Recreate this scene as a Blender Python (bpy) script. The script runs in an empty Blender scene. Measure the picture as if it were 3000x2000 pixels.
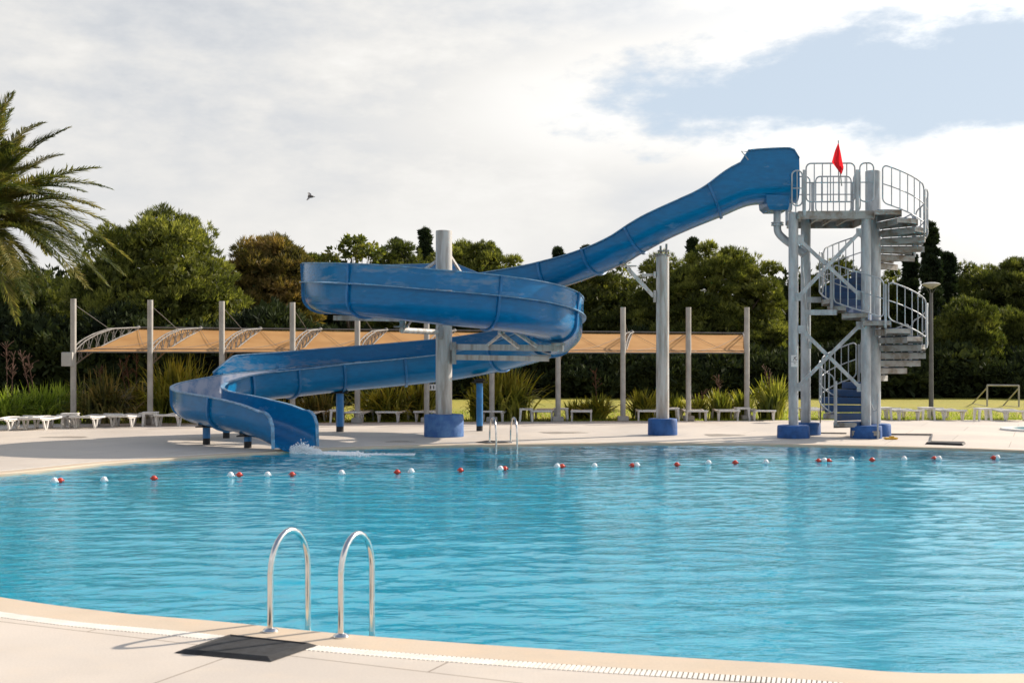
import bpy, bmesh, math, random
import numpy as np
from mathutils import Vector, Matrix
PI = math.pi
rad = math.radians
random.seed(7)
C = bpy.context.scene.collection
S = bpy.context.scene

# ------------------------------------------------------------------ camera
F = 3500.0; HZ = 1068.0; CH = 1.8
cam = bpy.data.cameras.new('camera'); cam_o = bpy.data.objects.new('camera', cam); C.objects.link(cam_o)
cam_o.location = (0, 0, CH); cam_o.rotation_euler = (rad(90), 0, 0)
cam.sensor_width = 36; cam.lens = 42.0; cam.shift_y = (HZ - 1000) / 3000.0
cam.clip_start = 0.1; cam.clip_end = 2000
cam.dof.use_dof = True; cam.dof.focus_distance = 29; cam.dof.aperture_fstop = 4.5
S.camera = cam_o
S.view_settings.view_transform = 'Standard'; S.view_settings.look = 'None'
S.view_settings.exposure = 0.50; S.view_settings.gamma = 1.0
S.cycles.max_bounces = 8; S.cycles.transparent_max_bounces = 12

# ------------------------------------------------------------------ world and sun
SUN_EL = rad(30); sun_dir = Vector((0.85, 0.53, 0)).normalized() * math.cos(SUN_EL) + Vector((0, 0, math.sin(SUN_EL)))
W = bpy.data.worlds.new('World'); S.world = W; W.use_nodes = True
nt = W.node_tree; nt.nodes.clear()
def N(t, typ, **kw):
    n = t.nodes.new(typ)
    for k, v in kw.items(): setattr(n, k, v)
    return n
def MA(t, op, a, b=None, c=None, clamp=False):
    n = t.nodes.new('ShaderNodeMath'); n.operation = op; n.use_clamp = clamp
    for i, v in enumerate((a, b, c)):
        if v is None: continue
        if isinstance(v, (int, float)): n.inputs[i].default_value = v
        else: t.links.new(v, n.inputs[i])
    return n.outputs[0]
def MAPR(t, v, a, b, c=0.0, d=1.0, smooth=True):
    n = t.nodes.new('ShaderNodeMapRange'); n.clamp = True
    if smooth: n.interpolation_type = 'SMOOTHSTEP'
    t.links.new(v, n.inputs[0])
    for i, x in zip((1, 2, 3, 4), (a, b, c, d)): n.inputs[i].default_value = x
    return n.outputs[0]
def MIXC(t, f, a, b, mode='MIX'):
    n = t.nodes.new('ShaderNodeMix'); n.data_type = 'RGBA'; n.blend_type = mode
    for idx, v in ((0, f), (6, a), (7, b)):
        if isinstance(v, (int, float)): n.inputs[idx].default_value = v
        elif isinstance(v, tuple): n.inputs[idx].default_value = (*v[:3], 1)
        else: t.links.new(v, n.inputs[idx])
    return n.outputs[2]
sky = N(nt, 'ShaderNodeTexSky', sky_type='NISHITA', sun_disc=False)
sky.sun_elevation = SUN_EL; sky.sun_rotation = math.atan2(sun_dir.x, sun_dir.y)
sky.air_density = 1.0; sky.dust_density = 1.2; sky.ozone_density = 1.0
tc = N(nt, 'ShaderNodeTexCoord'); sep = N(nt, 'ShaderNodeSeparateXYZ'); nt.links.new(tc.outputs['Generated'], sep.inputs[0])
az = MA(nt, 'ARCTAN2', sep.outputs[0], sep.outputs[1]); el = MA(nt, 'ARCSINE', sep.outputs[2])
def wnoise(scale, detail, stretch, rough=0.55, off=0.0):
    mp = N(nt, 'ShaderNodeMapping'); mp.inputs['Scale'].default_value = (1, 1, stretch); mp.inputs['Location'].default_value = (off, off * .7, off)
    nt.links.new(tc.outputs['Generated'], mp.inputs[0])
    n = N(nt, 'ShaderNodeTexNoise'); n.inputs['Scale'].default_value = scale; n.inputs['Detail'].default_value = detail
    n.inputs['Roughness'].default_value = rough; nt.links.new(mp.outputs[0], n.inputs['Vector']); return n.outputs[0]
n1 = wnoise(7.0, 8, 2.6, .6); n2 = wnoise(3.0, 4, 3.0, .5, 3.1); n3 = wnoise(26.0, 6, 2.2, .6, 1.7)
# a band of clearer sky at the upper right, ragged cloud elsewhere
da = MA(nt, 'DIVIDE', MA(nt, 'SUBTRACT', az, 0.40), 0.32)
de = MA(nt, 'DIVIDE', MA(nt, 'SUBTRACT', MA(nt, 'ADD', el, MA(nt, 'MULTIPLY', az, -0.02)), 0.214), 0.044)
rr = MA(nt, 'SQRT', MA(nt, 'ADD', MA(nt, 'POWER', MA(nt, 'ABSOLUTE', da), 2.4), MA(nt, 'MULTIPLY', de, de)))
rr = MA(nt, 'ADD', rr, MA(nt, 'MULTIPLY', MA(nt, 'SUBTRACT', n1, 0.5), 1.9))
rr = MA(nt, 'ADD', rr, MA(nt, 'MULTIPLY', MA(nt, 'SUBTRACT', n3, 0.5), 0.7))
clear = MAPR(nt, rr, 1.28, 0.74)
bright = MAPR(nt, az, -0.42, 0.42, 0.69, 0.75, False)
low = MA(nt, 'ADD', MAPR(nt, el, 0.26, 0.02, -0.02, 0.06), MAPR(nt, el, 0.27, 0.45, 0.0, 0.2))
mott = MAPR(nt, n2, 0.36, 0.64, -0.05, 0.05)
fine = MA(nt, 'MULTIPLY', MA(nt, 'SUBTRACT', n1, 0.5), MAPR(nt, el, 0.05, 0.2, 0.14, 0.50))
fine = MA(nt, 'ADD', fine, MA(nt, 'MULTIPLY', MA(nt, 'SUBTRACT', n3, 0.5), MAPR(nt, el, 0.10, 0.22, 0.0, 0.22)))
edge = MA(nt, 'MULTIPLY', MAPR(nt, rr, 1.75, 1.15), 0.12)
cl = MA(nt, 'ADD', MA(nt, 'ADD', MA(nt, 'ADD', bright, low), MA(nt, 'ADD', mott, fine)), edge)
tint = MIXC(nt, MAPR(nt, cl, 0.56, 0.80), (0.94, 0.985, 1.05), (1.0, 0.985, 0.955))
clc = MIXC(nt, 1.0, tint, cl, 'MULTIPLY')
dt_ = N(nt, 'ShaderNodeVectorMath', operation='DOT_PRODUCT'); nt.links.new(tc.outputs['Generated'], dt_.inputs[0]); dt_.inputs[1].default_value = tuple(sun_dir)
glow = MA(nt, 'MULTIPLY', MA(nt, 'POWER', MA(nt, 'MAXIMUM', dt_.outputs['Value'], 0.0), 6.0), MAPR(nt, el, 0.04, 0.40, 0.8, 2.3))
clc = MIXC(nt, 1.0, clc, MIXC(nt, glow, (0, 0, 0), (1.0, .97, .92)), 'ADD')
cl10 = N(nt, 'ShaderNodeVectorMath', operation='SCALE'); nt.links.new(clc, cl10.inputs[0]); cl10.inputs['Scale'].default_value = 7.9
veil = MIXC(nt, 0.88, sky.outputs[0], (4.45, 5.15, 5.95))
fin = MIXC(nt, clear, cl10.outputs[0], veil)
fin = MIXC(nt, MAPR(nt, el, 0.42, 0.80, 0, .93), fin, MIXC(nt, .5, sky.outputs[0], (1.4, 2.0, 3.1)))
bg = N(nt, 'ShaderNodeBackground'); bg.inputs['Strength'].default_value = 0.1
nt.links.new(fin, bg.inputs[0]); wo = N(nt, 'ShaderNodeOutputWorld'); nt.links.new(bg.outputs[0], wo.inputs[0])
sl = bpy.data.lights.new('sun', 'SUN'); sl.energy = 5.0; sl.angle = rad(0.6); sl.color = (1.0, 0.87, 0.72)
so = bpy.data.objects.new('sun', sl); C.objects.link(so); so.rotation_euler = sun_dir.to_track_quat('Z', 'Y').to_euler(); so.location = (30, 20, 30)

# ------------------------------------------------------------------ helpers
def at(px, py, Y): return Vector(((px - 1500) * Y / F, Y, CH - (py - HZ) * Y / F))
def gnd(px, py, z=0.0):
    Y = (CH - z) * F / (py - HZ); return Vector(((px - 1500) * Y / F, Y, z))
def yd(py, z=0.0): return (CH - z) * F / (py - HZ)
def hsh(*a): return (math.sin(sum((i + 1) * 127.1 * v for i, v in enumerate(a))) * 43758.5453) % 1

def link(name, me, mat=None, parent=None):
    o = bpy.data.objects.new(name, me); C.objects.link(o)
    if mat: me.materials.append(mat)
    if parent: o.parent = parent
    return o
class MB:
    def __init__(s): s.v = []; s.f = []; s.sm = []
    def add(s, vs, fs, smooth=False):
        b = len(s.v); s.v += [tuple(p) for p in vs]
        s.f += [[i + b for i in f] for f in fs]; s.sm += [smooth] * len(fs); return s
    def box(s, c, d, rz=0.0, M=None, bev=0.0):
        x, y, z = d[0] / 2, d[1] / 2, d[2] / 2
        if bev > 0:
            b = min(bev, x * .9, y * .9, z * .9); vs = []
            for (X, Y, Z) in ((x - b, y - b, -z), (x, y, -z + b), (x, y, z - b), (x - b, y - b, z)):
                vs += [(-X, -Y, Z), (X, -Y, Z), (X, Y, Z), (-X, Y, Z)]
            fs = [(3, 2, 1, 0), (12, 13, 14, 15)]
            for k in range(3):
                for i in range(4): j = (i + 1) % 4; fs.append((k * 4 + i, k * 4 + j, k * 4 + 4 + j, k * 4 + 4 + i))
        else:
            vs = [(-x, -y, -z), (x, -y, -z), (x, y, -z), (-x, y, -z), (-x, -y, z), (x, -y, z), (x, y, z), (-x, y, z)]
            fs = [(3, 2, 1, 0), (4, 5, 6, 7), (0, 1, 5, 4), (1, 2, 6, 5), (2, 3, 7, 6), (3, 0, 4, 7)]
        R = M if M is not None else Matrix.Rotation(rz, 3, 'Z')
        c = Vector(c)
        return s.add([R @ Vector(v) + c for v in vs], fs)
    def tube(s, pts, r, n=8, closed=False, caps=True, r2=None):
        pts = [Vector(p) for p in pts]; m = len(pts)
        if m < 2: return s
        tans = []
        for i in range(m):
            if closed: t = pts[(i + 1) % m] - pts[i - 1]
            else: t = pts[min(i + 1, m - 1)] - pts[max(i - 1, 0)]
            tans.append(t.normalized() if t.length > 1e-9 else Vector((0, 0, 1)))
        t0 = tans[0]; u = t0.cross(Vector((0, 0, 1)))
        if u.length < 1e-3: u = t0.cross(Vector((1, 0, 0)))
        u.normalize(); rings = []
        for i in range(m):
            t = tans[i]; u = (u - t * u.dot(t));
            if u.length < 1e-6: u = t.orthogonal()
            u.normalize(); w = t.cross(u)
            rr_ = r if not callable(r) else r(i / (m - 1))
            rings.append([pts[i] + (u * math.cos(2 * PI * k / n) + w * math.sin(2 * PI * k / n)) * rr_ for k in range(n)])
        b = len(s.v); s.v += [tuple(p) for rg in rings for p in rg]
        for i in range(m if closed else m - 1):
            i2 = (i + 1) % m
            for k in range(n):
                k2 = (k + 1) % n; s.f.append([b + i * n + k, b + i * n + k2, b + i2 * n + k2, b + i2 * n + k]); s.sm.append(True)
        if caps and not closed:
            s.f.append([b + k for k in range(n)][::-1]); s.f.append([b + (m - 1) * n + k for k in range(n)]); s.sm += [False, False]
        return s
    def bar(s, a, b, w, h):
        a = Vector(a); b = Vector(b); d = b - a; L = d.length; q = d.to_track_quat('X', 'Z').to_matrix()
        return s.box((a + b) / 2, (L, w, h), M=q)
    def lathe(s, prof, c, n=24, axis=None):
        c = Vector(c); b = len(s.v); m = len(prof)
        for (r, z) in prof:
            for k in range(n):
                a = 2 * PI * k / n; s.v.append((c.x + r * math.cos(a), c.y + r * math.sin(a), c.z + z))
        for i in range(m - 1):
            for k in range(n):
                k2 = (k + 1) % n; s.f.append([b + i * n + k, b + i * n + k2, b + (i + 1) * n + k2, b + (i + 1) * n + k]); s.sm.append(True)
        if prof[0][0] > 1e-4: s.f.append([b + k for k in range(n)][::-1]); s.sm.append(False)
        if prof[-1][0] > 1e-4: s.f.append([b + (m - 1) * n + k for k in range(n)]); s.sm.append(False)
        return s
    def sphere(s, c, r, n=12, m=8, sc=(1, 1, 1)):
        c = Vector(c); b = len(s.v)
        for i in range(m + 1):
            t = PI * i / m
            for k in range(n):
                a = 2 * PI * k / n
                s.v.append((c.x + r * sc[0] * math.sin(t) * math.cos(a), c.y + r * sc[1] * math.sin(t) * math.sin(a), c.z + r * sc[2] * math.cos(t)))
        for i in range(m):
            for k in range(n):
                k2 = (k + 1) % n; s.f.append([b + i * n + k, b + (i + 1) * n + k, b + (i + 1) * n + k2, b + i * n + k2]); s.sm.append(True)
        return s
    def build(s, name, mat, parent=None, sharp=35, loc=None):
        me = bpy.data.meshes.new(name)
        vs = s.v
        if loc is not None: vs = [(v[0] - loc[0], v[1] - loc[1], v[2] - loc[2]) for v in vs]
        me.from_pydata(vs, [], s.f); me.polygons.foreach_set('use_smooth', s.sm); me.validate(clean_customdata=False); me.update()
        if any(s.sm): me.set_sharp_from_angle(angle=rad(sharp))
        o = link(name, me, mat, parent)
        if loc is not None: o.location = loc
        return o
def npmesh(name, V, Fq, mat, parent=None, smooth=False):
    """V (n,3), Fq (m,k) numpy"""
    me = bpy.data.meshes.new(name); V = np.ascontiguousarray(V, dtype=np.float32); Fq = np.ascontiguousarray(Fq, dtype=np.int32)
    m, k = Fq.shape
    me.vertices.add(len(V)); me.vertices.foreach_set('co', V.ravel())
    me.loops.add(m * k); me.loops.foreach_set('vertex_index', Fq.ravel())
    me.polygons.add(m); me.polygons.foreach_set('loop_start', np.arange(0, m * k, k, dtype=np.int32))
    me.polygons.foreach_set('loop_total', np.full(m, k, dtype=np.int32))
    me.polygons.foreach_set('use_smooth', np.full(m, smooth, dtype=bool))
    me.update(calc_edges=True)
    return link(name, me, mat, parent)
def tag(o, label=None, cat=None, group=None, kind=None):
    if label: o['label'] = label
    if cat: o['category'] = cat
    if group: o['group'] = group
    if kind: o['kind'] = kind
    return o
def thing(name, label, cat, loc=(0, 0, 0), rz=0, group=None):
    o = bpy.data.objects.new(name, None); C.objects.link(o); o.location = loc; o.rotation_euler = (0, 0, rz)
    o.empty_display_size = .2
    return tag(o, label, cat, group)
def keep(o):  # parts built in world space under an Empty at the thing's base
    p = o.parent
    o.location = Vector(o.location) - Vector(p.location)
    return o
def copy_tree(o, parent=None):
    c = o.copy(); C.objects.link(c)
    if parent: c.parent = parent
    for ch in list(o.children): copy_tree(ch, c)
    return c
def spline(P, step=0.15):
    """Catmull-Rom through P (Vectors, any dim), resampled by arc length"""
    P = [np.array(p, float) for p in P]; P = [2 * P[0] - P[1]] + P + [2 * P[-1] - P[-2]]
    out = []
    for i in range(1, len(P) - 2):
        a, b, c, d = P[i - 1:i + 3]
        for k in range(24):
            t = k / 24
            out.append(.5 * ((2 * b) + (-a + c) * t + (2 * a - 5 * b + 4 * c - d) * t * t + (-a + 3 * b - 3 * c + d) * t ** 3))
    out.append(P[-2]); out = np.array(out)
    L = np.concatenate([[0], np.cumsum(np.linalg.norm(np.diff(out[:, :3], axis=0), axis=1))])
    n = max(2, int(L[-1] / step)); q = np.linspace(0, L[-1], n + 1)
    return np.stack([np.interp(q, L, out[:, j]) for j in range(out.shape[1])], 1), q

# ------------------------------------------------------------------ materials
def mat(name, col, rough=.6, metal=0.0, var=0.0, vscale=3.0, stretch=(1, 1, 1), bump=0.0, bscale=30.0, col2=None, spec=None, coords='Object', coat=0.0, lo=.35, hi=.65):
    m = bpy.data.materials.new(name); m.use_nodes = True; t = m.node_tree
    b = t.nodes['Principled BSDF']; b.inputs['Roughness'].default_value = rough; b.inputs['Metallic'].default_value = metal
    b.inputs['Base Color'].default_value = (*col, 1)
    if spec is not None: b.inputs['Specular IOR Level'].default_value = spec
    if coat: b.inputs['Coat Weight'].default_value = coat; b.inputs['Coat Roughness'].default_value = .12
    tc = t.nodes.new('ShaderNodeTexCoord'); mp = t.nodes.new('ShaderNodeMapping'); mp.inputs['Scale'].default_value = stretch
    t.links.new(tc.outputs[coords], mp.inputs[0])
    if var > 0 or col2:
        n = t.nodes.new('ShaderNodeTexNoise'); n.inputs['Scale'].default_value = vscale; n.inputs['Detail'].default_value = 6; n.inputs['Roughness'].default_value = .6
        t.links.new(mp.outputs[0], n.inputs['Vector'])
        f = MAPR(t, n.outputs[0], lo, hi)
        c2 = col2 if col2 else tuple(c * (1 - var) for c in col)
        t.links.new(MIXC(t, f, c2, col), b.inputs['Base Color'])
        t.links.new(MAPR(t, n.outputs[0], .3, .7, min(1, rough * 1.25), rough * .85, False), b.inputs['Roughness'])
    if bump > 0:
        n = t.nodes.new('ShaderNodeTexNoise'); n.inputs['Scale'].default_value = bscale; n.inputs['Detail'].default_value = 5
        t.links.new(mp.outputs[0], n.inputs['Vector'])
        bp = t.nodes.new('ShaderNodeBump'); bp.inputs['Strength'].default_value = bump; bp.inputs['Distance'].default_value = .02
        t.links.new(n.outputs[0], bp.inputs['Height']); t.links.new(bp.outputs[0], b.inputs['Normal'])
    m['b'] = 1
    return m
def foliage(name, cols, transl=.35, nscale=.9, rough=.6):
    m = bpy.data.materials.new(name); m.use_nodes = True; t = m.node_tree; t.nodes.clear()
    g = t.nodes.new('ShaderNodeNewGeometry'); r = t.nodes.new('ShaderNodeValToRGB')
    tc = t.nodes.new('ShaderNodeTexCoord'); n = t.nodes.new('ShaderNodeTexNoise'); n.inputs['Scale'].default_value = nscale; n.inputs['Detail'].default_value = 3
    t.links.new(tc.outputs['Object'], n.inputs['Vector'])
    f = MA(t, 'ADD', MA(t, 'MULTIPLY', g.outputs['Random Per Island'], .45), MAPR(t, n.outputs[0], .3, .7, 0, .55))
    t.links.new(f, r.inputs[0])
    e = r.color_ramp.elements
    for i, (p, c) in enumerate(cols):
        if i < 2: e[i].position = p; e[i].color = (*c, 1)
        else: x = e.new(p); x.color = (*c, 1)
    d = t.nodes.new('ShaderNodeBsdfPrincipled'); d.inputs['Roughness'].default_value = rough; d.inputs['Specular IOR Level'].default_value = .3
    tr = t.nodes.new('ShaderNodeBsdfTranslucent'); mx = t.nodes.new('ShaderNodeMixShader'); mx.inputs[0].default_value = transl
    t.links.new(r.outputs[0], d.inputs['Base Color'])
    bc = MIXC(t, 1.0, r.outputs[0], (1.5, 1.5, .7), 'MULTIPLY'); t.links.new(bc, tr.inputs[0])
    o = t.nodes.new('ShaderNodeOutputMaterial'); t.links.new(d.outputs[0], mx.inputs[1]); t.links.new(tr.outputs[0], mx.inputs[2]); t.links.new(mx.outputs[0], o.inputs[0])
    return m

# slide fibreglass: glossy blue with chalky faded patches
def slide_mat(name, fade_lo, fade_hi, base=(0.0, 0.150, 0.37)):
    m = bpy.data.materials.new(name); m.use_nodes = True; t = m.node_tree; b = t.nodes['Principled BSDF']
    tc = t.nodes.new('ShaderNodeTexCoord'); mp = t.nodes.new('ShaderNodeMapping'); mp.inputs['Scale'].default_value = (1, 1, 3.2)
    t.links.new(tc.outputs['Object'], mp.inputs[0])
    n = t.nodes.new('ShaderNodeTexNoise'); n.inputs['Scale'].default_value = .95; n.inputs['Detail'].default_value = 7; n.inputs['Roughness'].default_value = .62
    t.links.new(mp.outputs[0], n.inputs['Vector'])
    n2 = t.nodes.new('ShaderNodeTexNoise'); n2.inputs['Scale'].default_value = 5; n2.inputs['Detail'].default_value = 6; t.links.new(mp.outputs[0], n2.inputs['Vector'])
    f = MAPR(t, n.outputs[0], fade_lo, fade_hi, 0, .6)
    c1 = MIXC(t, MAPR(t, n2.outputs[0], .3, .7), tuple(c * .82 for c in base), base)
    c2 = MIXC(t, MAPR(t, n2.outputs[0], .35, .65), (0.03, 0.21, 0.42), (0.22, 0.26, 0.34))
    t.links.new(MIXC(t, f, c1, c2), b.inputs['Base Color'])
    t.links.new(MAPR(t, f, 0, .7, .24, .5, False), b.inputs['Roughness'])
    b.inputs['Specular IOR Level'].default_value = .3; b.inputs['Coat Weight'].default_value = .08; b.inputs['Coat Roughness'].default_value = .1
    bp = t.nodes.new('ShaderNodeBump'); bp.inputs['Strength'].default_value = .25; bp.inputs['Distance'].default_value = .01
    n3 = t.nodes.new('ShaderNodeTexNoise'); n3.inputs['Scale'].default_value = 2.5; t.links.new(tc.outputs['Object'], n3.inputs['Vector'])
    t.links.new(n3.outputs[0], bp.inputs['Height']); t.links.new(bp.outputs[0], b.inputs['Normal'])
    return m
M = {}
M['slide'] = slide_mat('blue_fibreglass', .60, .72)
M['slide_wall'] = slide_mat('blue_fibreglass_faded', .51, .60, (0.0, 0.155, 0.38))
M['worn'] = mat('worn_slide_bed', (0.42, 0.46, 0.56), .4, col2=(0.10, 0.22, 0.42), vscale=2.2, lo=.3, hi=.55)
M['slide_rib'] = mat('blue_flange', (0.01, 0.16, 0.40), .4, var=.3, vscale=6)
M['rim'] = mat('pale_rim', (0.16, 0.33, 0.52), .45, var=.4, vscale=8)
M['galv'] = mat('galvanised_steel', (0.42, 0.46, 0.50), .5, .35, col2=(0.30, 0.33, 0.36), vscale=5, stretch=(1, 1, .35))
M['galv_warm'] = mat('painted_column', (0.50, 0.50, 0.49), .55, .1, col2=(0.29, 0.26, 0.23), vscale=2.6, stretch=(3, 3, .35), lo=.3, hi=.6)
M['galv_dirty'] = mat('weathered_steel', (0.33, 0.34, 0.34), .6, .15, col2=(0.20, 0.165, 0.13), vscale=4, stretch=(1, 1, 1), lo=.3, hi=.6)
M['blue_conc'] = mat('blue_painted_concrete', (0.006, 0.085, 0.31), .6, var=.35, vscale=4, bump=.3, bscale=12)
M['blue_pale'] = mat('faded_blue_concrete', (0.05, 0.15, 0.36), .65, col2=(0.03, 0.10, 0.30), vscale=5, bump=.4, bscale=14)
M['blue_post'] = mat('blue_painted_steel', (0.01, 0.16, 0.42), .4, var=.25, vscale=6)
M['dark_rub'] = mat('dark_rubber', (0.018, 0.019, 0.022), .7, var=.3, vscale=12)
M['tread_blue'] = mat('blue_tread_cover', (0.012, 0.055, 0.16), .6, col2=(0.05, 0.07, 0.11), vscale=3, lo=.25, hi=.5)
M['chrome'] = mat('polished_steel', (0.72, 0.71, 0.69), .16, 1.0, var=.12, vscale=9)
M['white_plastic'] = mat('white_plastic', (0.74, 0.72, 0.69), .45, var=.18, vscale=5)
M['mast'] = mat('grey_mast_paint', (0.40, 0.38, 0.35), .55, .1, var=.2, vscale=3)
M['truss'] = mat('dull_truss_steel', (0.17, 0.165, 0.16), .7, .0, var=.2, vscale=6)
M['red'] = mat('red_plastic', (0.62, 0.045, 0.02), .35, var=.15, vscale=20)
M['white_float'] = mat('white_float', (0.80, 0.82, 0.84), .35, var=.06, vscale=20)
M['rope'] = mat('rope', (0.25, 0.42, 0.48), .8)
M['lamp_grey'] = mat('dark_grey_paint', (0.10, 0.10, 0.10), .5, .2, var=.2)
M['lamp_white'] = mat('lamp_cover', (0.30, 0.30, 0.28), .5)
M['bark'] = mat('pine_bark', (0.055, 0.04, 0.03), .9, var=.5, vscale=4, stretch=(3, 3, .6), bump=.6, bscale=8)
M['yellow'] = mat('yellow_plastic', (0.65, 0.38, 0.03), .5)
M['sign_white'] = mat('sign_white', (0.70, 0.71, 0.72), .5, var=.08)
M['ink'] = mat('sign_black', (0.03, 0.03, 0.035), .6)
M['box'] = mat('cabinet_grey', (0.45, 0.44, 0.42), .55, var=.15)
M['stain'] = mat('damp_concrete', (0.34, 0.29, 0.24), .4, var=.3, vscale=3)

def red_flag_mat():
    m = bpy.data.materials.new('red_cloth'); m.use_nodes = True; t = m.node_tree; b = t.nodes['Principled BSDF']
    b.inputs['Base Color'].default_value = (.62, .015, .03, 1); b.inputs['Roughness'].default_value = .7
    tr = t.nodes.new('ShaderNodeBsdfTranslucent'); tr.inputs[0].default_value = (.8, .02, .03, 1)
    mx = t.nodes.new('ShaderNodeMixShader'); mx.inputs[0].default_value = .45
    t.links.new(b.outputs[0], mx.inputs[1]); t.links.new(tr.outputs[0], mx.inputs[2]); t.links.new(mx.outputs[0], t.nodes['Material Output'].inputs[0]); return m
M['flag'] = red_flag_mat()
def canopy_mat():
    m = bpy.data.materials.new('tan_shade_cloth'); m.use_nodes = True; t = m.node_tree; b = t.nodes['Principled BSDF']
    tc = t.nodes.new('ShaderNodeTexCoord'); n = t.nodes.new('ShaderNodeTexNoise'); n.inputs['Scale'].default_value = 1.2; n.inputs['Detail'].default_value = 4
    t.links.new(tc.outputs['Object'], n.inputs['Vector'])
    c = MIXC(t, MAPR(t, n.outputs[0], .3, .7), (.45, .235, .08), (.53, .30, .115)); t.links.new(c, b.inputs['Base Color']); b.inputs['Roughness'].default_value = .8
    tr = t.nodes.new('ShaderNodeBsdfTranslucent'); c2 = MIXC(t, 1.0, c, (1.5, 1.3, 1.0), 'MULTIPLY'); t.links.new(c2, tr.inputs[0])
    mx = t.nodes.new('ShaderNodeMixShader'); mx.inputs[0].default_value = .28
    t.links.new(b.outputs[0], mx.inputs[1]); t.links.new(tr.outputs[0], mx.inputs[2]); t.links.new(mx.outputs[0], t.nodes['Material Output'].inputs[0]); return m
M['canopy'] = canopy_mat()
def deck_mat(name, base, dark, joints=True, warm=(0.62, 0.50, 0.38)):
    m = bpy.data.materials.new(name); m.use_nodes = True; t = m.node_tree; b = t.nodes['Principled BSDF']
    tc = t.nodes.new('ShaderNodeTexCoord'); P = tc.outputs['Object']
    def no(s, d, r=.6):
        n = t.nodes.new('ShaderNodeTexNoise'); n.inputs['Scale'].default_value = s; n.inputs['Detail'].default_value = d; n.inputs['Roughness'].default_value = r
        t.links.new(P, n.inputs['Vector']); return n.outputs[0]
    a, c, f = no(.45, 6), no(3.0, 8, .7), no(60, 3)
    col = MIXC(t, MAPR(t, a, .35, .68), dark, base)
    col = MIXC(t, MAPR(t, c, .45, .72, 0, .5), col, warm); col = MIXC(t, MAPR(t, no(1.1, 9, .75), .56, .70, 0, .35), col, tuple(x * .62 for x in base))
    col = MIXC(t, MAPR(t, f, .35, .7, .0, .16), col, tuple(x * .55 for x in base))
    if joints:
        br = t.nodes.new('ShaderNodeTexBrick'); br.offset = 0.5; br.inputs['Scale'].default_value = 1.0
        br.inputs['Brick Width'].default_value = 2.6; br.inputs['Row Height'].default_value = 2.2; br.inputs['Mortar Size'].default_value = .008; br.inputs['Mortar Smooth'].default_value = .3
        mp = t.nodes.new('ShaderNodeMapping'); mp.inputs['Rotation'].default_value = (0, 0, rad(24)); mp.inputs['Location'].default_value = (.7, .4, 0)
        t.links.new(P, mp.inputs[0]); t.links.new(mp.outputs[0], br.inputs['Vector'])
        br.inputs['Color1'].default_value = (1, 1, 1, 1); br.inputs['Color2'].default_value = (.94, .94, .95, 1); br.inputs['Mortar'].default_value = (.50, .46, .42, 1)
        col = MIXC(t, 1.0, col, br.outputs[0], 'MULTIPLY')
    t.links.new(col, b.inputs['Base Color']); t.links.new(MAPR(t, a, .3, .7, .55, .8), b.inputs['Roughness'])
    bp = t.nodes.new('ShaderNodeBump'); bp.inputs['Strength'].default_value = .25; bp.inputs['Distance'].default_value = .004
    t.links.new(f, bp.inputs['Height']); t.links.new(bp.outputs[0], b.inputs['Normal'])
    return m
M['deck'] = deck_mat('deck_concrete', (0.61, 0.55, 0.485), (0.53, 0.48, 0.425), warm=(0.61, 0.53, 0.44))
M['coping'] = deck_mat('coping_stone', (0.60, 0.50, 0.39), (0.52, 0.43, 0.33), False, warm=(0.66, 0.50, 0.34))
M['grate'] = mat('white_grate', (0.78, 0.75, 0.70), .5, var=.15, vscale=6)
M['channel'] = mat('channel_dark', (0.40, 0.36, 0.31), .8)
def lawn_mat():
    m = bpy.data.materials.new('lawn_grass'); m.use_nodes = True; t = m.node_tree; b = t.nodes['Principled BSDF']
    tc = t.nodes.new('ShaderNodeTexCoord'); P = tc.outputs['Object']
    def no(s, d, r=.6, st=(1, 1, 1)):
        mp = t.nodes.new('ShaderNodeMapping'); mp.inputs['Scale'].default_value = st; t.links.new(P, mp.inputs[0])
        n = t.nodes.new('ShaderNodeTexNoise'); n.inputs['Scale'].default_value = s; n.inputs['Detail'].default_value = d; n.inputs['Roughness'].default_value = r
        t.links.new(mp.outputs[0], n.inputs['Vector']); return n.outputs[0]
    a, c, f = no(.25, 5, .6, (1, .6, 1)), no(1.6, 6, .7), no(25, 4)
    col = MIXC(t, MAPR(t, a, .35, .65), (0.40, 0.34, 0.025), (0.30, 0.29, 0.02))
    col = MIXC(t, MAPR(t, c, .4, .7, 0, .6), col, (0.38, 0.29, 0.06))
    col = MIXC(t, MAPR(t, f, .35, .65, 0, .35), col, (0.12, 0.15, 0.015))
    t.links.new(col, b.inputs['Base Color']); b.inputs['Roughness'].default_value = .85
    bp = t.nodes.new('ShaderNodeBump'); bp.inputs['Strength'].default_value = .8; bp.inputs['Distance'].default_value = .05
    t.links.new(f, bp.inputs['Height']); t.links.new(bp.outputs[0], b.inputs['Normal']); return m
M['lawn'] = lawn_mat()
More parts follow.
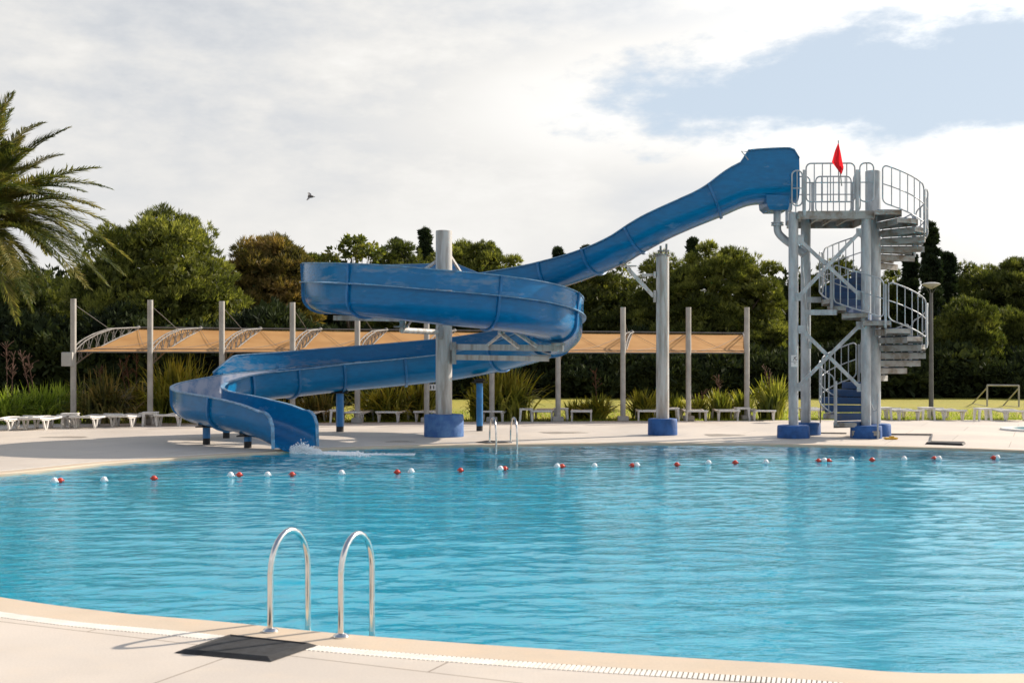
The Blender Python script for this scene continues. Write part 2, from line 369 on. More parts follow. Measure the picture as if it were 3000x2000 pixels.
def water_mat(name, tint):
    m = bpy.data.materials.new(name); m.use_nodes = True; t = m.node_tree; t.nodes.clear()
    tc = t.nodes.new('ShaderNodeTexCoord'); P = tc.outputs['Object']
    def no(s, d, st, r=.5):
        mp = t.nodes.new('ShaderNodeMapping'); mp.inputs['Scale'].default_value = st; t.links.new(P, mp.inputs[0])
        n = t.nodes.new('ShaderNodeTexNoise'); n.inputs['Scale'].default_value = s; n.inputs['Detail'].default_value = d; n.inputs['Roughness'].default_value = r
        n.inputs['Distortion'].default_value = .4
        t.links.new(mp.outputs[0], n.inputs['Vector']); return n.outputs[0]
    h = MA(t, 'ADD', MA(t, 'MULTIPLY', no(6.5, 2, (.5, 1.5, 1)), 1.0), MA(t, 'MULTIPLY', no(16, 2, (.55, 1.4, 1)), .38))
    bp = t.nodes.new('ShaderNodeBump'); bp.inputs['Strength'].default_value = 1.0; bp.inputs['Distance'].default_value = .009
    t.links.new(h, bp.inputs['Height'])
    gl = t.nodes.new('ShaderNodeBsdfGlass'); gl.inputs['IOR'].default_value = 1.33; gl.inputs['Roughness'].default_value = 0.0
    gl.inputs['Color'].default_value = (*tint, 1); t.links.new(bp.outputs[0], gl.inputs['Normal'])
    o = t.nodes.new('ShaderNodeOutputMaterial'); t.links.new(gl.outputs[0], o.inputs[0]); return m
M['water'] = water_mat('pool_water_surface', (0.90, 0.99, 1.0))
def tile_mat():
    m = bpy.data.materials.new('pool_tile'); m.use_nodes = True; t = m.node_tree; b = t.nodes['Principled BSDF']
    tc = t.nodes.new('ShaderNodeTexCoord'); P = tc.outputs['Object']
    br = t.nodes.new('ShaderNodeTexBrick'); br.offset = 0; br.inputs['Scale'].default_value = 1; br.inputs['Brick Width'].default_value = .3; br.inputs['Row Height'].default_value = .3; br.inputs['Mortar Size'].default_value = .008
    br.inputs['Color1'].default_value = (.000, .44, .63, 1); br.inputs['Color2'].default_value = (.000, .40, .59, 1); br.inputs['Mortar'].default_value = (.002, .52, .66, 1)
    t.links.new(P, br.inputs['Vector']); t.links.new(br.outputs[0], b.inputs['Base Color']); b.inputs['Roughness'].default_value = .5; return m
M['tile'] = tile_mat()

# ------------------------------------------------------------------ pool outline
near_px = [(-300, 1690), (0, 1747), (319, 1790), (638, 1818), (1020, 1856), (1530, 1894), (2296, 1941), (3000, 1971)]
far_px = [(3000, 1319), (2679, 1309), (2296, 1301), (1913, 1297), (1467, 1301), (1275, 1303.5), (1084, 1309), (931, 1314), (804, 1323), (638, 1333), (319, 1355), (0, 1386)]
pts = [gnd(*p) for p in near_px]
out_pts = [(p.x, p.y) for p in pts] + [(7.5, 7.4), (12, 8.6), (16.2, 12), (17.2, 17), (15.2, 21.8)] + [(gnd(*p).x, gnd(*p).y) for p in far_px] + [(-10.8, 17.2), (-10.6, 13.6), (-7.8, 10.9)]
CP = np.array((2.5, 16.5))
def closed_spline(P, n):
    P = np.array(P, float); m = len(P); out = []
    for i in range(m):
        a, b, c, d = P[i - 1], P[i], P[(i + 1) % m], P[(i + 2) % m]
        for k in range(30):
            t = k / 30; out.append(.5 * ((2 * b) + (-a + c) * t + (2 * a - 5 * b + 4 * c - d) * t * t + (-a + 3 * b - 3 * c + d) * t ** 3))
    out = np.array(out); out = np.vstack([out, out[:1]])
    L = np.concatenate([[0], np.cumsum(np.linalg.norm(np.diff(out, axis=0), axis=1))]); q = np.linspace(0, L[-1], n, endpoint=False)
    return np.stack([np.interp(q, L, out[:, j]) for j in range(2)], 1), L[-1]
NO = 720
OUT, PERIM = closed_spline(out_pts, NO)
d_ = np.roll(OUT, -1, 0) - np.roll(OUT, 1, 0); nrm = np.stack([d_[:, 1], -d_[:, 0]], 1); nrm /= np.linalg.norm(nrm, axis=1)[:, None]
for _ in range(6): nrm = nrm + np.roll(nrm, 1, 0) + np.roll(nrm, -1, 0); nrm /= np.linalg.norm(nrm, axis=1)[:, None]
if ((OUT + nrm - CP) ** 2).sum() < ((OUT - CP) ** 2).sum(): nrm = -nrm
def off(d): return OUT + nrm * d
def ringmesh(name, loops, m, kind='structure', parent=None):
    """loops: list of (array (n,2), z)"""
    n = len(loops[0][0]); V = np.vstack([np.column_stack([a, np.full(n, z)]) for a, z in loops]); Fs = []
    for k in range(len(loops) - 1):
        i = np.arange(n); j = (i + 1) % n
        Fs.append(np.stack([k * n + i, k * n + j, (k + 1) * n + j, (k + 1) * n + i], 1))
    o = npmesh(name, V, np.vstack(Fs), m, parent)
    bm = bmesh.new(); bm.from_mesh(o.data); bmesh.ops.recalc_face_normals(bm, faces=bm.faces); bm.to_mesh(o.data); bm.free()
    if kind: o['kind'] = kind
    return o
# deck outer outline, one point per inner point in the same direction from the centre
def ray_rect(P, x0, x1, y0, yfun):
    out = []
    for p in P:
        d = np.array(p) - CP; ts = []
        if d[0] > 1e-6: ts.append((x1 - CP[0]) / d[0])
        if d[0] < -1e-6: ts.append((x0 - CP[0]) / d[0])
        if d[1] < -1e-6: ts.append((y0 - CP[1]) / d[1])
        if d[1] > 1e-6:
            lo, hi = 0, 400.0
            for _ in range(60):
                mid = (lo + hi) / 2; q = CP + d * mid
                if q[1] < yfun(q[0]): lo = mid
                else: hi = mid
            ts.append(lo)
        out.append(CP + d * min(ts))
    return np.array(out)
def far_edge(x): return 36.3 + min(1, max(0, (x + 16) / 26)) * 2.6
ring_grate_out = off(.50)
deck_outer = ray_rect(ring_grate_out, -45, 45, -14, far_edge)
ringmesh('pool_coping', [(off(-.002), -.16), (off(-.002), -.012), (off(.012), .002), (off(.355), .002), (off(.355), -.03)], M['coping'])
ringmesh('drain_channel', [(off(.355), -.03), (off(.50), -.03)], M['channel'])
g1 = ring_grate_out + (deck_outer - ring_grate_out) * .12; g2 = ring_grate_out + (deck_outer - ring_grate_out) * .45
ringmesh('pool_deck', [(ring_grate_out, -.03), (ring_grate_out, 0), (g1, 0), (g2, 0), (deck_outer, 0), (deck_outer, -.12)], M['deck'])
far_outer = CP + (deck_outer - CP) / np.linalg.norm(deck_outer - CP, axis=1)[:, None] * 600
mid_outer = CP + (deck_outer - CP) / np.linalg.norm(deck_outer - CP, axis=1)[:, None] * 120
ringmesh('lawn', [(deck_outer - (deck_outer - CP) * .002, -.02), (mid_outer, -.02), (far_outer, -.02)], M['lawn'])
# drain grate slats
gm = MB(); ns = int(PERIM / .03)
Lc = np.linspace(0, NO, ns, endpoint=False)
def outat(t, d):
    i = int(t) % NO; f = t - int(t); j = (i + 1) % NO
    p = OUT[i] * (1 - f) + OUT[j] * f; nn = nrm[i] * (1 - f) + nrm[j] * f; return p + nn * d
vs = []; fs = []
for t in Lc:
    w = .3 * NO / PERIM * .03 * 1.15
    a0, a1 = outat(t - w, .362), outat(t + w, .362); b0, b1 = outat(t - w, .493), outat(t + w, .493); b = len(vs)
    for z in (-.014, .0035): vs += [(*a0, z), (*a1, z), (*b1, z), (*b0, z)]
    fs += [[b + 4, b + 5, b + 6, b + 7], [b, b + 1, b + 5, b + 4], [b + 1, b + 2, b + 6, b + 5], [b + 2, b + 3, b + 7, b + 6], [b + 3, b, b + 4, b + 7]]
o = npmesh('drain_grate', np.array(vs), np.array(fs), M['grate']); o['kind'] = 'structure'
# basin
ringmesh('pool_basin', [(off(0), -.13), (off(-.01), -1.35), (CP + (OUT - CP) * .55, -1.7), (CP + (OUT - CP) * .0002, -1.75)], M['tile'])
# water surface: real waves
WZ = -.045
def wave(X, Y):
    r = np.random.RandomState(3); Z = np.zeros_like(X)
    for i in range(34):
        lam = np.exp(r.uniform(np.log(.17), np.log(.95))); th = r.normal(math.pi * .5 + .04, .42 if lam < .5 else .22)
        k = 2 * PI / lam; ph = r.uniform(0, 2 * PI); amp = .0018 * (lam / .6) ** .9
        wx = X + .25 * np.sin(Y * r.uniform(.5, 1.3) + ph); wy = Y + .2 * np.sin(X * r.uniform(.4, 1.1) + ph)
        Z += amp * np.sin(k * (wx * math.cos(th) + wy * math.sin(th)) + ph)
    patch = .75 + .35 * np.sin(X * .55 + 1.3 * np.sin(Y * .4)) * np.sin(Y * .5 + X * .2)
    return Z * patch
st = .036
gx = np.arange(-11.6, 17.8, st); gy = np.arange(6.4, 28.4, st)
XX, YY = np.meshgrid(gx, gy)
from_center = np.stack([XX - CP[0], YY - CP[1]], -1)
ang = np.arctan2(from_center[..., 1], from_center[..., 0]); rad_ = np.hypot(from_center[..., 0], from_center[..., 1])
oo = off(.12) - CP; oa = np.arctan2(oo[:, 1], oo[:, 0]); orr = np.hypot(oo[:, 0], oo[:, 1]); idx = np.argsort(oa)
lim = np.interp(ang, oa[idx], orr[idx], period=2 * PI)
ins = rad_ < lim
ZZ = wave(XX, YY) + WZ
ny_, nx_ = XX.shape
q = ins[:-1, :-1] & ins[1:, :-1] & ins[:-1, 1:] & ins[1:, 1:]
jj, ii = np.nonzero(q); a = jj * nx_ + ii
Fq = np.stack([a, a + 1, a + nx_ + 1, a + nx_], 1)
used, inv = np.unique(Fq.ravel(), return_inverse=True)
V = np.stack([XX.ravel(), YY.ravel(), ZZ.ravel()], 1)[used]
o = npmesh('pool_water', V, inv.reshape(-1, 4), M['water'], smooth=True); o['kind'] = 'structure'

# ------------------------------------------------------------------ water slide
SC = thing('water_slide', 'long blue fibreglass water slide spiralling down from the tower into the pool', 'water slide', (-1.71, 30, 0))
Cx, Cy, Rl = -1.71, 30.0, 2.9
K = [(7.12, 29.85, 5.84), (6.3, 29.93, 5.82), (5.85, 29.98, 5.76), (5.22, 30.08, 5.50), (4.48, 30.2, 5.21), (3.84, 30.35, 4.93), (3.22, 30.6, 4.60), (2.90, 30.75, 4.42), (2.24, 31.15, 4.16), (1.52, 31.65, 3.92), (.62, 32.2, 3.70), (-.5, 32.7, 3.55)]
iu = len(K)
for th, z in ((90, 3.45), (112, 3.38), (135, 3.30), (157, 3.22), (180, 3.13), (202, 3.04), (225, 2.94), (247, 2.84), (270, 2.71), (292, 2.61), (315, 2.50), (337, 2.36), (360, 2.20), (382, 2.01), (405, 1.79), (427, 1.56), (450, 1.36)):
    K.append((Cx + Rl * math.cos(rad(th)), Cy + Rl * math.sin(rad(th)), z))
K += [(-3.1, 32.75, 1.21), (-4.5, 32.35, 1.08), (-5.7, 31.65, .95), (-6.65, 30.75, .85), (-7.3, 29.75, .70), (-7.5, 28.65, .57), (-7.15, 27.5, .46), (-6.3, 26.55, .36), (-5.4, 25.8, .22), (-4.55, 25.05, -.03)]
key, arc = spline(K, .12)
TOT = arc[-1]
def arc_of(p):
    d = np.linalg.norm(key - np.array(p), axis=1); return arc[int(np.argmin(d))]
T = np.gradient(key, axis=0); T /= np.linalg.norm(T, axis=1)[:, None]
Sd = np.stack([T[:, 1], -T[:, 0], np.zeros(len(T))], 1); Sd /= np.linalg.norm(Sd, axis=1)[:, None]   # right-hand (outer) side
U = np.cross(Sd, T); U = U * np.sign(U[:, 2:3])
s_head = arc_of((5.97, 29.97, 5.77)); s_neck = arc_of((5.1, 30.1, 5.43))
def Hrim(s):
    if s < .12: return 1.02 + .26 * math.sqrt(max(0, 1 - ((.3 - s) / .3) ** 2))
    if s < s_head - .02:
        return 1.02 + .26 * math.sqrt(max(0, 1 - (max(0, .3 - s) / .3) ** 2))
    if s < s_neck + .5:
        t = (s - s_head) / (s_neck + .5 - s_head); t = min(1, max(0, t)); return 1.02 - .28 * (1 - (1 - t) ** 1.8)
    e = TOT - s
    if e < .5: return .76 * math.sqrt(max(.02, 1 - ((.5 - e) / .5) ** 2.6))
    if e < 1.8: return .73
    return .74 - .12 * math.exp(-((s - 5.2) / 1.5) ** 2)
HW = .57
def prof_outer(H, w=HW, t=0.0):
    """open profile from inner rim to outer rim; t = inward offset"""
    P = []
    w_ = w - t
    lo = .42
    P.append((-w_, max(H, .05))); P.append((-w_, max(min(lo + .02, H), .04)))
    for k in range(1, 14):
        a = PI + PI * k / 14
        x = math.cos(a); y = math.sin(a)
        P.append((w_ * (abs(x) ** .85) * (1 if x > 0 else -1), min(max(H, .05), t + (lo - t) * (1 + y * (abs(y) ** 0)) if True else 0)))
    P.append((w_, max(min(lo + .02, H), .04))); P.append((w_, max(H, .05)))
    return P
def at_s(i, s_, u_):
    return key[i] + Sd[i] * s_ + U[i] * u_
def sweep(name, fprof, i0, i1, m, parent, closed_prof=True, sharp=30, capends=True):
    V = []; n = None
    for i in range(i0, i1):
        P = fprof(i); n = len(P)
        V += [at_s(i, a, b) for a, b in P]
    mb = MB(); mb.v = [tuple(v) for v in V]; R = i1 - i0
    for r in range(R - 1):
        for k in range(n if closed_prof else n - 1):
            k2 = (k + 1) % n; mb.f.append([r * n + k, r * n + k2, (r + 1) * n + k2, (r + 1) * n + k]); mb.sm.append(True)
    if closed_prof and capends:
        # cap the thin ends as strips between outer and inner lines
        h = n // 2
        for base in (0, (R - 1) * n):
            for k in range(h - 1):
                mb.f.append([base + k, base + k + 1, base + n - 2 - k, base + n - 1 - k]); mb.sm.append(False)
    return keep(mb.build(name, m, parent, sharp))
def chute_prof(i):
    H = Hrim(arc[i]); a = prof_outer(H); b = prof_outer(H, t=.022); return a + b[::-1]
NK = len(key)
# chute cut in three long mouldings so that the pieces can be told apart
i_loop = int(np.argmin(np.linalg.norm(key - np.array((-1.0, 32.85, 3.5)), axis=1)))
i_low = int(np.argmin(np.linalg.norm(key - np.array((-1.4, 32.9, 1.4)), axis=1)))
sweep('chute', chute_prof, 0, i_loop + 1, M['slide'], SC)
sweep('chute', chute_prof, i_loop, i_low + 1, M['slide'], SC)
lowc = sweep('chute', chute_prof, i_low, NK, M['slide'], SC)
lowc.data.materials.append(M['worn'])
iw0 = int(np.argmin(np.linalg.norm(key - np.array((-5.9, 31.5, .97)), axis=1))) - i_low; iw1 = int(np.argmin(np.linalg.norm(key - np.array((-7.2, 27.6, .46)), axis=1))) - i_low
npf = len(chute_prof(0)); ncol = npf
for fi, p_ in enumerate(lowc.data.polygons):
    r_, k_ = fi // ncol, fi % ncol
    if iw0 <= r_ < iw1 and npf // 2 <= k_ < npf // 2 + 12: p_.material_index = 1
# raised outer wall
sa = arc[int(np.argmin(np.linalg.norm(key - np.array((-.85, 32.8, 3.5)), axis=1)))]
sb = arc_of((-7.05, 30.1, .76))
def Hext(s):
    return .77 + .42 * min(1, max(0, (s - sa) / .75)) * min(1, max(0, (sb - s) / .75))
i0 = int(np.searchsorted(arc, sa)); i1 = int(np.searchsorted(arc, sb))
# rims (rolled lips along both upper edges)
def lip(side):
    def f(i):
        H = Hrim(arc[i]); w = HW
        wo = w + (.10 if side > 0 and i0 < i < i1 else .055)
        return [(side * wo, H - .012), (side * wo, H + .012), (side * (w - .03), H + .016), (side * (w - .03), H - .006)]
    return f
i_end_lip = int(np.searchsorted(arc, TOT - .5))
for sd in (-1, 1): sweep('rim', lip(sd), 0, NK, M['rim'], SC, sharp=20)
sweep('side_wall', lambda i: [(HW + .035, .765), (HW + .02, Hext(arc[i])), (HW + .0, Hext(arc[i])), (HW + .015, .765)], i0, i1, M['slide_wall'], SC)
sweep('wall_rim', lambda i: [(HW + .045, Hext(arc[i]) - .005), (HW + .045, Hext(arc[i]) + .02), (HW - .012, Hext(arc[i]) + .02), (HW - .012, Hext(arc[i]) - .005)], i0, i1, M['rim'], SC, sharp=20)
# moulded joint flanges
def flange(s):
    i = int(np.searchsorted(arc, s)); i = min(max(i, 1), NK - 2)
    H = Hrim(arc[i]); ext = i0 < i < i1
    P = prof_outer(H, w=HW + .002); Q = [(a * 1.10 + (0), b - .045 * (1 - min(1, b / .4))) if True else (a, b) for a, b in P]
    if ext: he = Hext(arc[i]); P = P + [(HW + .03, he)]; Q = Q + [(HW + .085, he)]
    mb = MB(); V = []
    for dt in (-.03, .03):
        for (a, b) in P: V.append(at_s(i, a, b) + T[i] * dt)
        for (a, b) in Q: V.append(at_s(i, a, b) + T[i] * dt)
    n = len(P); mb.v = [tuple(v) for v in V]
    for k in range(n - 1):
        mb.f += [[k, k + 1, n + k + 1, n + k], [2 * n + k + 1, 2 * n + k, 3 * n + k, 3 * n + k + 1], [n + k, n + k + 1, 3 * n + k + 1, 3 * n + k]]
    mb.sm = [False, False, True] * (n - 1)
    keep(mb.build('joint_flange', M['slide_rib'], SC))
    return i
fl = [arc_of(p) for p in ((5.22, 30.08, 5.48), (3.34, 30.5, 4.66), (2.28, 31.1, 4.17), (1.1, 31.9, 3.80), (-.45, 32.7, 3.55))]
for th, z in ((118, 3.35), (155, 3.2), (192, 3.03), (233, 2.83)): fl.append(arc_of((Cx + Rl * math.cos(rad(th)), Cy + Rl * math.sin(rad(th)), z)))
for th, z in ((294, 2.52), (338, 2.27), (380, 1.97), (420, 1.64)): fl.append(arc_of((Cx + Rl * math.cos(rad(th)), Cy + Rl * math.sin(rad(th)), z)))
fl += [arc_of(p) for p in ((-2.95, 32.75, 1.28), (-4.7, 32.3, 1.1), (-5.9, 31.5, .97), (-6.9, 30.4, .80), (-7.45, 28.3, .53), (-6.3, 26.55, .36))]
for s in fl: flange(s)
# drain sump under the head and its pipe
mb = MB()
a = at(2240, 578, 29.75); b = at(2305, 578, 29.75)
x0, x1 = a.x, b.x; zt, zb = 5.98, 5.62
vs = [(x0 - .03, 29.42, zt), (x1, 29.42, zt), (x1, 30.4, zt), (x0 - .03, 30.4, zt), (x0 + .08, 29.5, zb), (x1 - .03, 29.5, zb), (x1 - .03, 30.3, zb), (x0 + .08, 30.3, zb), (x0 - .0, 29.43, zb + .1), (x1 - .01, 29.43, zb + .1), (x1 - .01, 30.38, zb + .1), (x0, 30.38, zb + .1)]
mb.add(vs, [(0, 1, 9, 8), (1, 2, 10, 9), (2, 3, 11, 10), (3, 0, 8, 11), (8, 9, 5, 4), (9, 10, 6, 5), (10, 11, 7, 6), (11, 8, 4, 7), (7, 6, 5, 4), (0, 3, 2, 1)])
keep(mb.build('drain_sump', M['slide'], SC))
px_ = x0 + .34
mb = MB(); pp, _ = spline([(px_, 29.85, 5.66), (px_, 29.85, 5.3), (px_ + .02, 29.84, 5.1), (px_ + .16, 29.8, 4.93), (px_ + .36, 29.72, 4.76), (px_ + .62, 29.6, 4.52)], .06)
mb.tube(pp, .095, 14); mb.lathe([(.0, 0), (.155, 0), (.155, .03), (.12, .035), (.12, .05), (.155, .055), (.155, .085), (0, .085)], (px_, 29.85, 5.27), 18)
keep(mb.build('drain_pipe', M['galv'], SC))
# head stay hook at the lip of the head
mb = MB(); _i = int(np.searchsorted(arc, s_head)) - 1; h0 = Vector(at_s(_i, -HW, 1.24)); mb.tube([h0, h0 + Vector((-.17, 0, .02)), h0 + Vector((-.0, 0, -.2))], .015, 6); keep(mb.build('lip_bracket', M['galv'], SC))

def footing(parent, x, y, r, h, m, seg=28, top=.0, name='footing'):
    mb = MB(); mb.lathe([(r * .99, 0), (r, .03), (r * .985, h - .04), (r * .95, h - .008), (r * .8, h), (0, h + top)], (x, y, 0.003), seg)
    return keep(mb.build(name, m, parent))
# support columns of the slide
def column(parent, x, y, r, z0, z1, m, cap=None, name='support_column'):
    mb = MB(); mb.lathe([(r, 0), (r, z1 - z0 - .01), (r - .01, z1 - z0), (0, z1 - z0)], (x, y, z0), 28)
    return keep(mb.build(name, m, parent))
column(SC, Cx, Cy, .205, .5, 5.16, M['galv_warm'])
footing(SC, Cx, Cy, .50, .56, M['blue_pale'])
X2, Y2 = 3.87, 30.7
column(SC, X2, Y2, .165, .38, 4.60, M['galv_warm'])
footing(SC, X2, Y2, .38, .42, M['blue_conc'])
mb = MB(); mb.lathe([(.2, 0), (.2, .03), (0, .03)], (X2, Y2, 4.60), 20); mb.box((X2 + .02, Y2, 4.72), (.28, .22, .03)); mb.tube([(X2 - .05, Y2, 4.62), (X2 - .05, Y2, 4.85)], .03, 8); mb.tube([(X2 + .1, Y2, 4.62), (X2 + .1, Y2, 4.9)], .03, 8)
keep(mb.build('saddle_bracket', M['galv_dirty'], SC))
# bracket to the left of the second column
mb = MB(); A = at(1838, 785, 30.75); B = at(1915, 868, 30.7); mb.bar(A, B, .11, .09); H1 = at(1880, 806, 30.72); H2 = at(1918, 805, 30.7); mb.bar(H1, H2, .07, .07)
mb.box(B + Vector((.03, 0, 0)), (.06, .16, .3)); mb.box(H2 + Vector((0, 0, 0)), (.05, .14, .16)); mb.box(A + Vector((.02, 0, .05)), (.42, .16, .03)); mb.tube([A + Vector((0, 0, .03)), A + Vector((-.1, .05, .27))], .025, 8)
keep(mb.build('brace_arm', M['galv_warm'], SC))
# arms on the loop column
def arm(pts, w, h, m=M['galv_warm'], rnd=False, nm='support_arm'):
    mb = MB()
    for a, b in zip(pts[:-1], pts[1:]):
        if rnd: mb.tube([a, b], w / 2, 12)
        else: mb.bar(a, b, w, h)
    return keep(mb.build(nm, m, SC))
arm([at(1316, 1016, 29.95), at(1650, 1020, 29.0)], .12, .15)
arm([at(1316, 1046, 30.0), at(1607, 1051, 30.6)], .12, .13)
arm([at(1500, 965, 28.6), at(1572, 1014, 29.1)], .07, .08, nm='brace_arm')
arm([at(1462, 972, 28.4), at(1520, 1017, 29.2)], .07, .08, nm='brace_arm')
arm([at(1478, 970, 28.4), at(1415, 1022, 29.9)], .05, .06, nm='brace_arm')
arm([at(1290, 973, 29.85), at(1176, 967, 28.6)], .14, .14, rnd=True)
arm([at(1192, 958, 28.7), at(1216, 925, 28.2)], .05, .05, rnd=True, nm='brace_arm')
arm([at(978, 931, 30.6), at(1180, 935, 30.2)], .10, .12)
arm([at(1314, 742, 30.05), at(1352, 802, 31.8)], .06, .07, nm='brace_arm')
arm([at(1290, 758, 30.05), at(1236, 795, 31.6)], .06, .07, nm='brace_arm')
for c_, d_, b_ in ((at(1330, 1034, 29.85), (.1, .2, .55), 0), (at(1292, 975, 29.85), (.14, .3, .3), .02), (at(1176, 957, 28.5), (.35, .3, .03), 0), (at(1180, 947, 28.4), (.14, .14, .16), 0), (at(1635, 1008, 28.75), (.32, .3, .06), 0), (at(1585, 1042, 30.6), (.5, .3, .05), 0)):
    mb = MB(); mb.box(c_, d_, bev=b_); keep(mb.build('clamp_plate', M['galv_dirty'], SC))
# low support posts under the exit run
def lowpost(px, py, ztop, rr_=.09, sock=True):
    g = gnd(px, py); mb = MB(); mb.lathe([(rr_, .14), (rr_, ztop - .12), (0, ztop - .12)], (g.x, g.y, 0), 16); keep(mb.build('support_post', M['blue_post'], SC))
    mb = MB(); mb.lathe([(rr_ * .97, 0), (rr_ * .97, .14), (0, .14)], (g.x, g.y, 0.002), 16); keep(mb.build('post_foot', M['dark_rub'], SC)); mb = MB()
    mb.box((g.x, g.y, ztop - .10), (.42, .34, .025)); mb.box((g.x, g.y, ztop - .04), (.30, .30, .05)); mb.lathe([(.1, 0), (.1, .1), (0, .1)], (g.x, g.y, ztop - .09), 12)
    keep(mb.build('bearing_plate', M['dark_rub'], SC)); return g
for px, py, zt, r_ in ((605, 1301, .50, .085), (726, 1311, .36, .085), (663, 1283, .80, .085), (996, 1264, 1.15, .105), (1405, 1262, 1.42, .09)): lowpost(px, py, zt, r_)

# ------------------------------------------------------------------ slide tower
PZ = 5.56
TW = thing('slide_tower', 'galvanised steel start tower with railed platform and four blue-footed legs', 'tower', (7.9, 30, 0))
legs = [(6.93, 29.42, .118), (8.69, 29.32, .118), (7.56, 30.75, .125)]
for x, y, r in legs: column(TW, x, y, r, .25, PZ - .02, M['galv'], name='leg')
for x, y, w in ((6.93, 29.42, .395), (8.69, 29.32, .38), (7.56, 30.75, .38)):
    footing(TW, x, y, w, .315, M['blue_conc'], 28)
def plate_poly(name, poly, z0, z1, m, parent):
    n = len(poly); mb = MB(); mb.add([(x, y, z0) for x, y in poly] + [(x, y, z1) for x, y in poly], [list(range(n))[::-1], list(range(n, 2 * n))] + [[i, (i + 1) % n, n + (i + 1) % n, n + i] for i in range(n)])
    return keep(mb.build(name, m, parent))
pf = [(7.02, 29.26), (8.84, 29.18), (8.92, 31.25), (7.22, 31.3)]
plate_poly('platform', pf, PZ - .03, PZ, M['galv_dirty'], TW)
mb = MB()
for i in range(4):
    a, b = pf[i], pf[(i + 1) % 4]; mb.bar((a[0], a[1], PZ - .115), (b[0], b[1], PZ - .115), .05, .165)
for t in (.3, .52, .74):
    a = Vector((*pf[0], 0)).lerp(Vector((*pf[1], 0)), t); b = Vector((*pf[3], 0)).lerp(Vector((*pf[2], 0)), t); mb.bar((a.x, a.y + .04, PZ - .09), (b.x, b.y - .04, PZ - .09), .05, .1)
keep(mb.build('platform_frame', M['galv_dirty'], TW))
def braces(pairs, w, h, nm, par, m=M['galv']):
    for a, b in pairs:
        mb = MB(); mb.bar(a, b, w, h); mb.box(a, (.16, .02, .2)); mb.box(b, (.16, .02, .2)); keep(mb.build(nm, m, par))
YF = 29.36
braces([(at(2345, 706, YF), at(2520, 866, YF)), (at(2518, 681, YF - .07), at(2339, 869, YF - .07)), (at(2348, 965, YF), at(2520, 1135, YF)), (at(2518, 953, YF - .07), at(2337, 1133, YF - .07))], .05, .085, 'cross_brace', TW)
braces([(at(2345, 700, 29.5), at(2368, 1010, 30.6))], .04, .05, 'cross_brace', TW)
mb = MB(); mb.bar(at(2350, 915, 29.9), at(2452, 915, 29.5), .08, .13); keep(mb.build('cross_beam', M['galv'], TW)); mb = MB(); mb.bar(at(2352, 878, 30.5), at(2405, 878, 30.5), .08, .14); keep(mb.build('cross_beam', M['galv'], TW))
# guard rails: rounded rectangular tube frames with a middle rail and balusters
def rail_panel(f, L, h0, h1, nb, name, m, parent, r=.019, rc=.12, mid=True, mb=None):
    """f(t) -> Vector on the floor line for t in metres 0..L"""
    own = mb is None
    if own: mb = MB()
    pts = []
    def seg(t0, t1, z0, z1, n):
        for k in range(n): u = k / n; pts.append(f(t0 + (t1 - t0) * u) + Vector((0, 0, z0 + (z1 - z0) * u)))
    def corner(tc, zc, a0, a1):
        for k in range(6):
            a = rad(a0 + (a1 - a0) * k / 5); pts.append(f(tc + rc * math.cos(a)) + Vector((0, 0, zc + rc * math.sin(a))))
    nn = max(2, int(L / .15))
    corner(rc, h0 + rc, 180, 270); seg(rc + .01, L - rc - .01, h0, h0, nn); corner(L - rc, h0 + rc, 270, 360)
    seg(L, L, h0 + rc + .01, h1 - rc - .01, 3); corner(L - rc, h1 - rc, 0, 90); seg(L - rc - .01, rc + .01, h1, h1, nn); corner(rc, h1 - rc, 90, 180); seg(0, 0, h1 - rc - .01, h0 + rc + .01, 3)
    mb.tube(pts, r, 8, closed=True)
    if mid:
        hm = (h0 + h1) / 2; mb.tube([f(L * k / nn) + Vector((0, 0, hm)) for k in range(nn + 1)], r * .8, 6)
    for k in range(1, nb + 1):
        t = L * k / (nb + 1); mb.tube([f(t) + Vector((0, 0, h0)), f(t) + Vector((0, 0, h1))], r * .72, 6, caps=False)
    if own: return keep(mb.build(name, m, parent))
def line(a, b):
    a = Vector(a); b = Vector(b); d = (b - a); L = d.length; d.normalize(); return (lambda t: a + d * t), L
def post(mb, p, z0, z1, w=.055): mb.box((p[0], p[1], (z0 + z1) / 2), (w * 1.3, w * .6, z1 - z0))
def prail(a, b, nb, h0=.22, h1=1.16):
    f, L = line((*a, PZ), (*b, PZ)); rail_panel(f, L, h0, h1, nb, 'guardrail', M['galv'], TW)
prail((7.20, 29.24), (8.38, 29.2), 5)
prail((8.5, 29.19), (8.83, 29.17), 1)
prail((6.84, 29.2), (7.10, 29.22), 1, .12, .98)
prail((7.95, 31.27), (8.87, 31.25), 5)
prail((7.25, 31.3), (7.80, 31.28), 2)
prail((7.2, 30.75), (7.23, 31.25), 2)
prail((8.92, 30.6), (8.92, 31.2), 2)
for p in ((7.15, 29.22), (8.44, 29.19), (7.87, 31.28), (8.90, 31.25), (7.2, 31.3)):
    mb = MB(); post(mb, p, PZ - .12, PZ + 1.0); keep(mb.build('rail_post', M['galv'], TW))
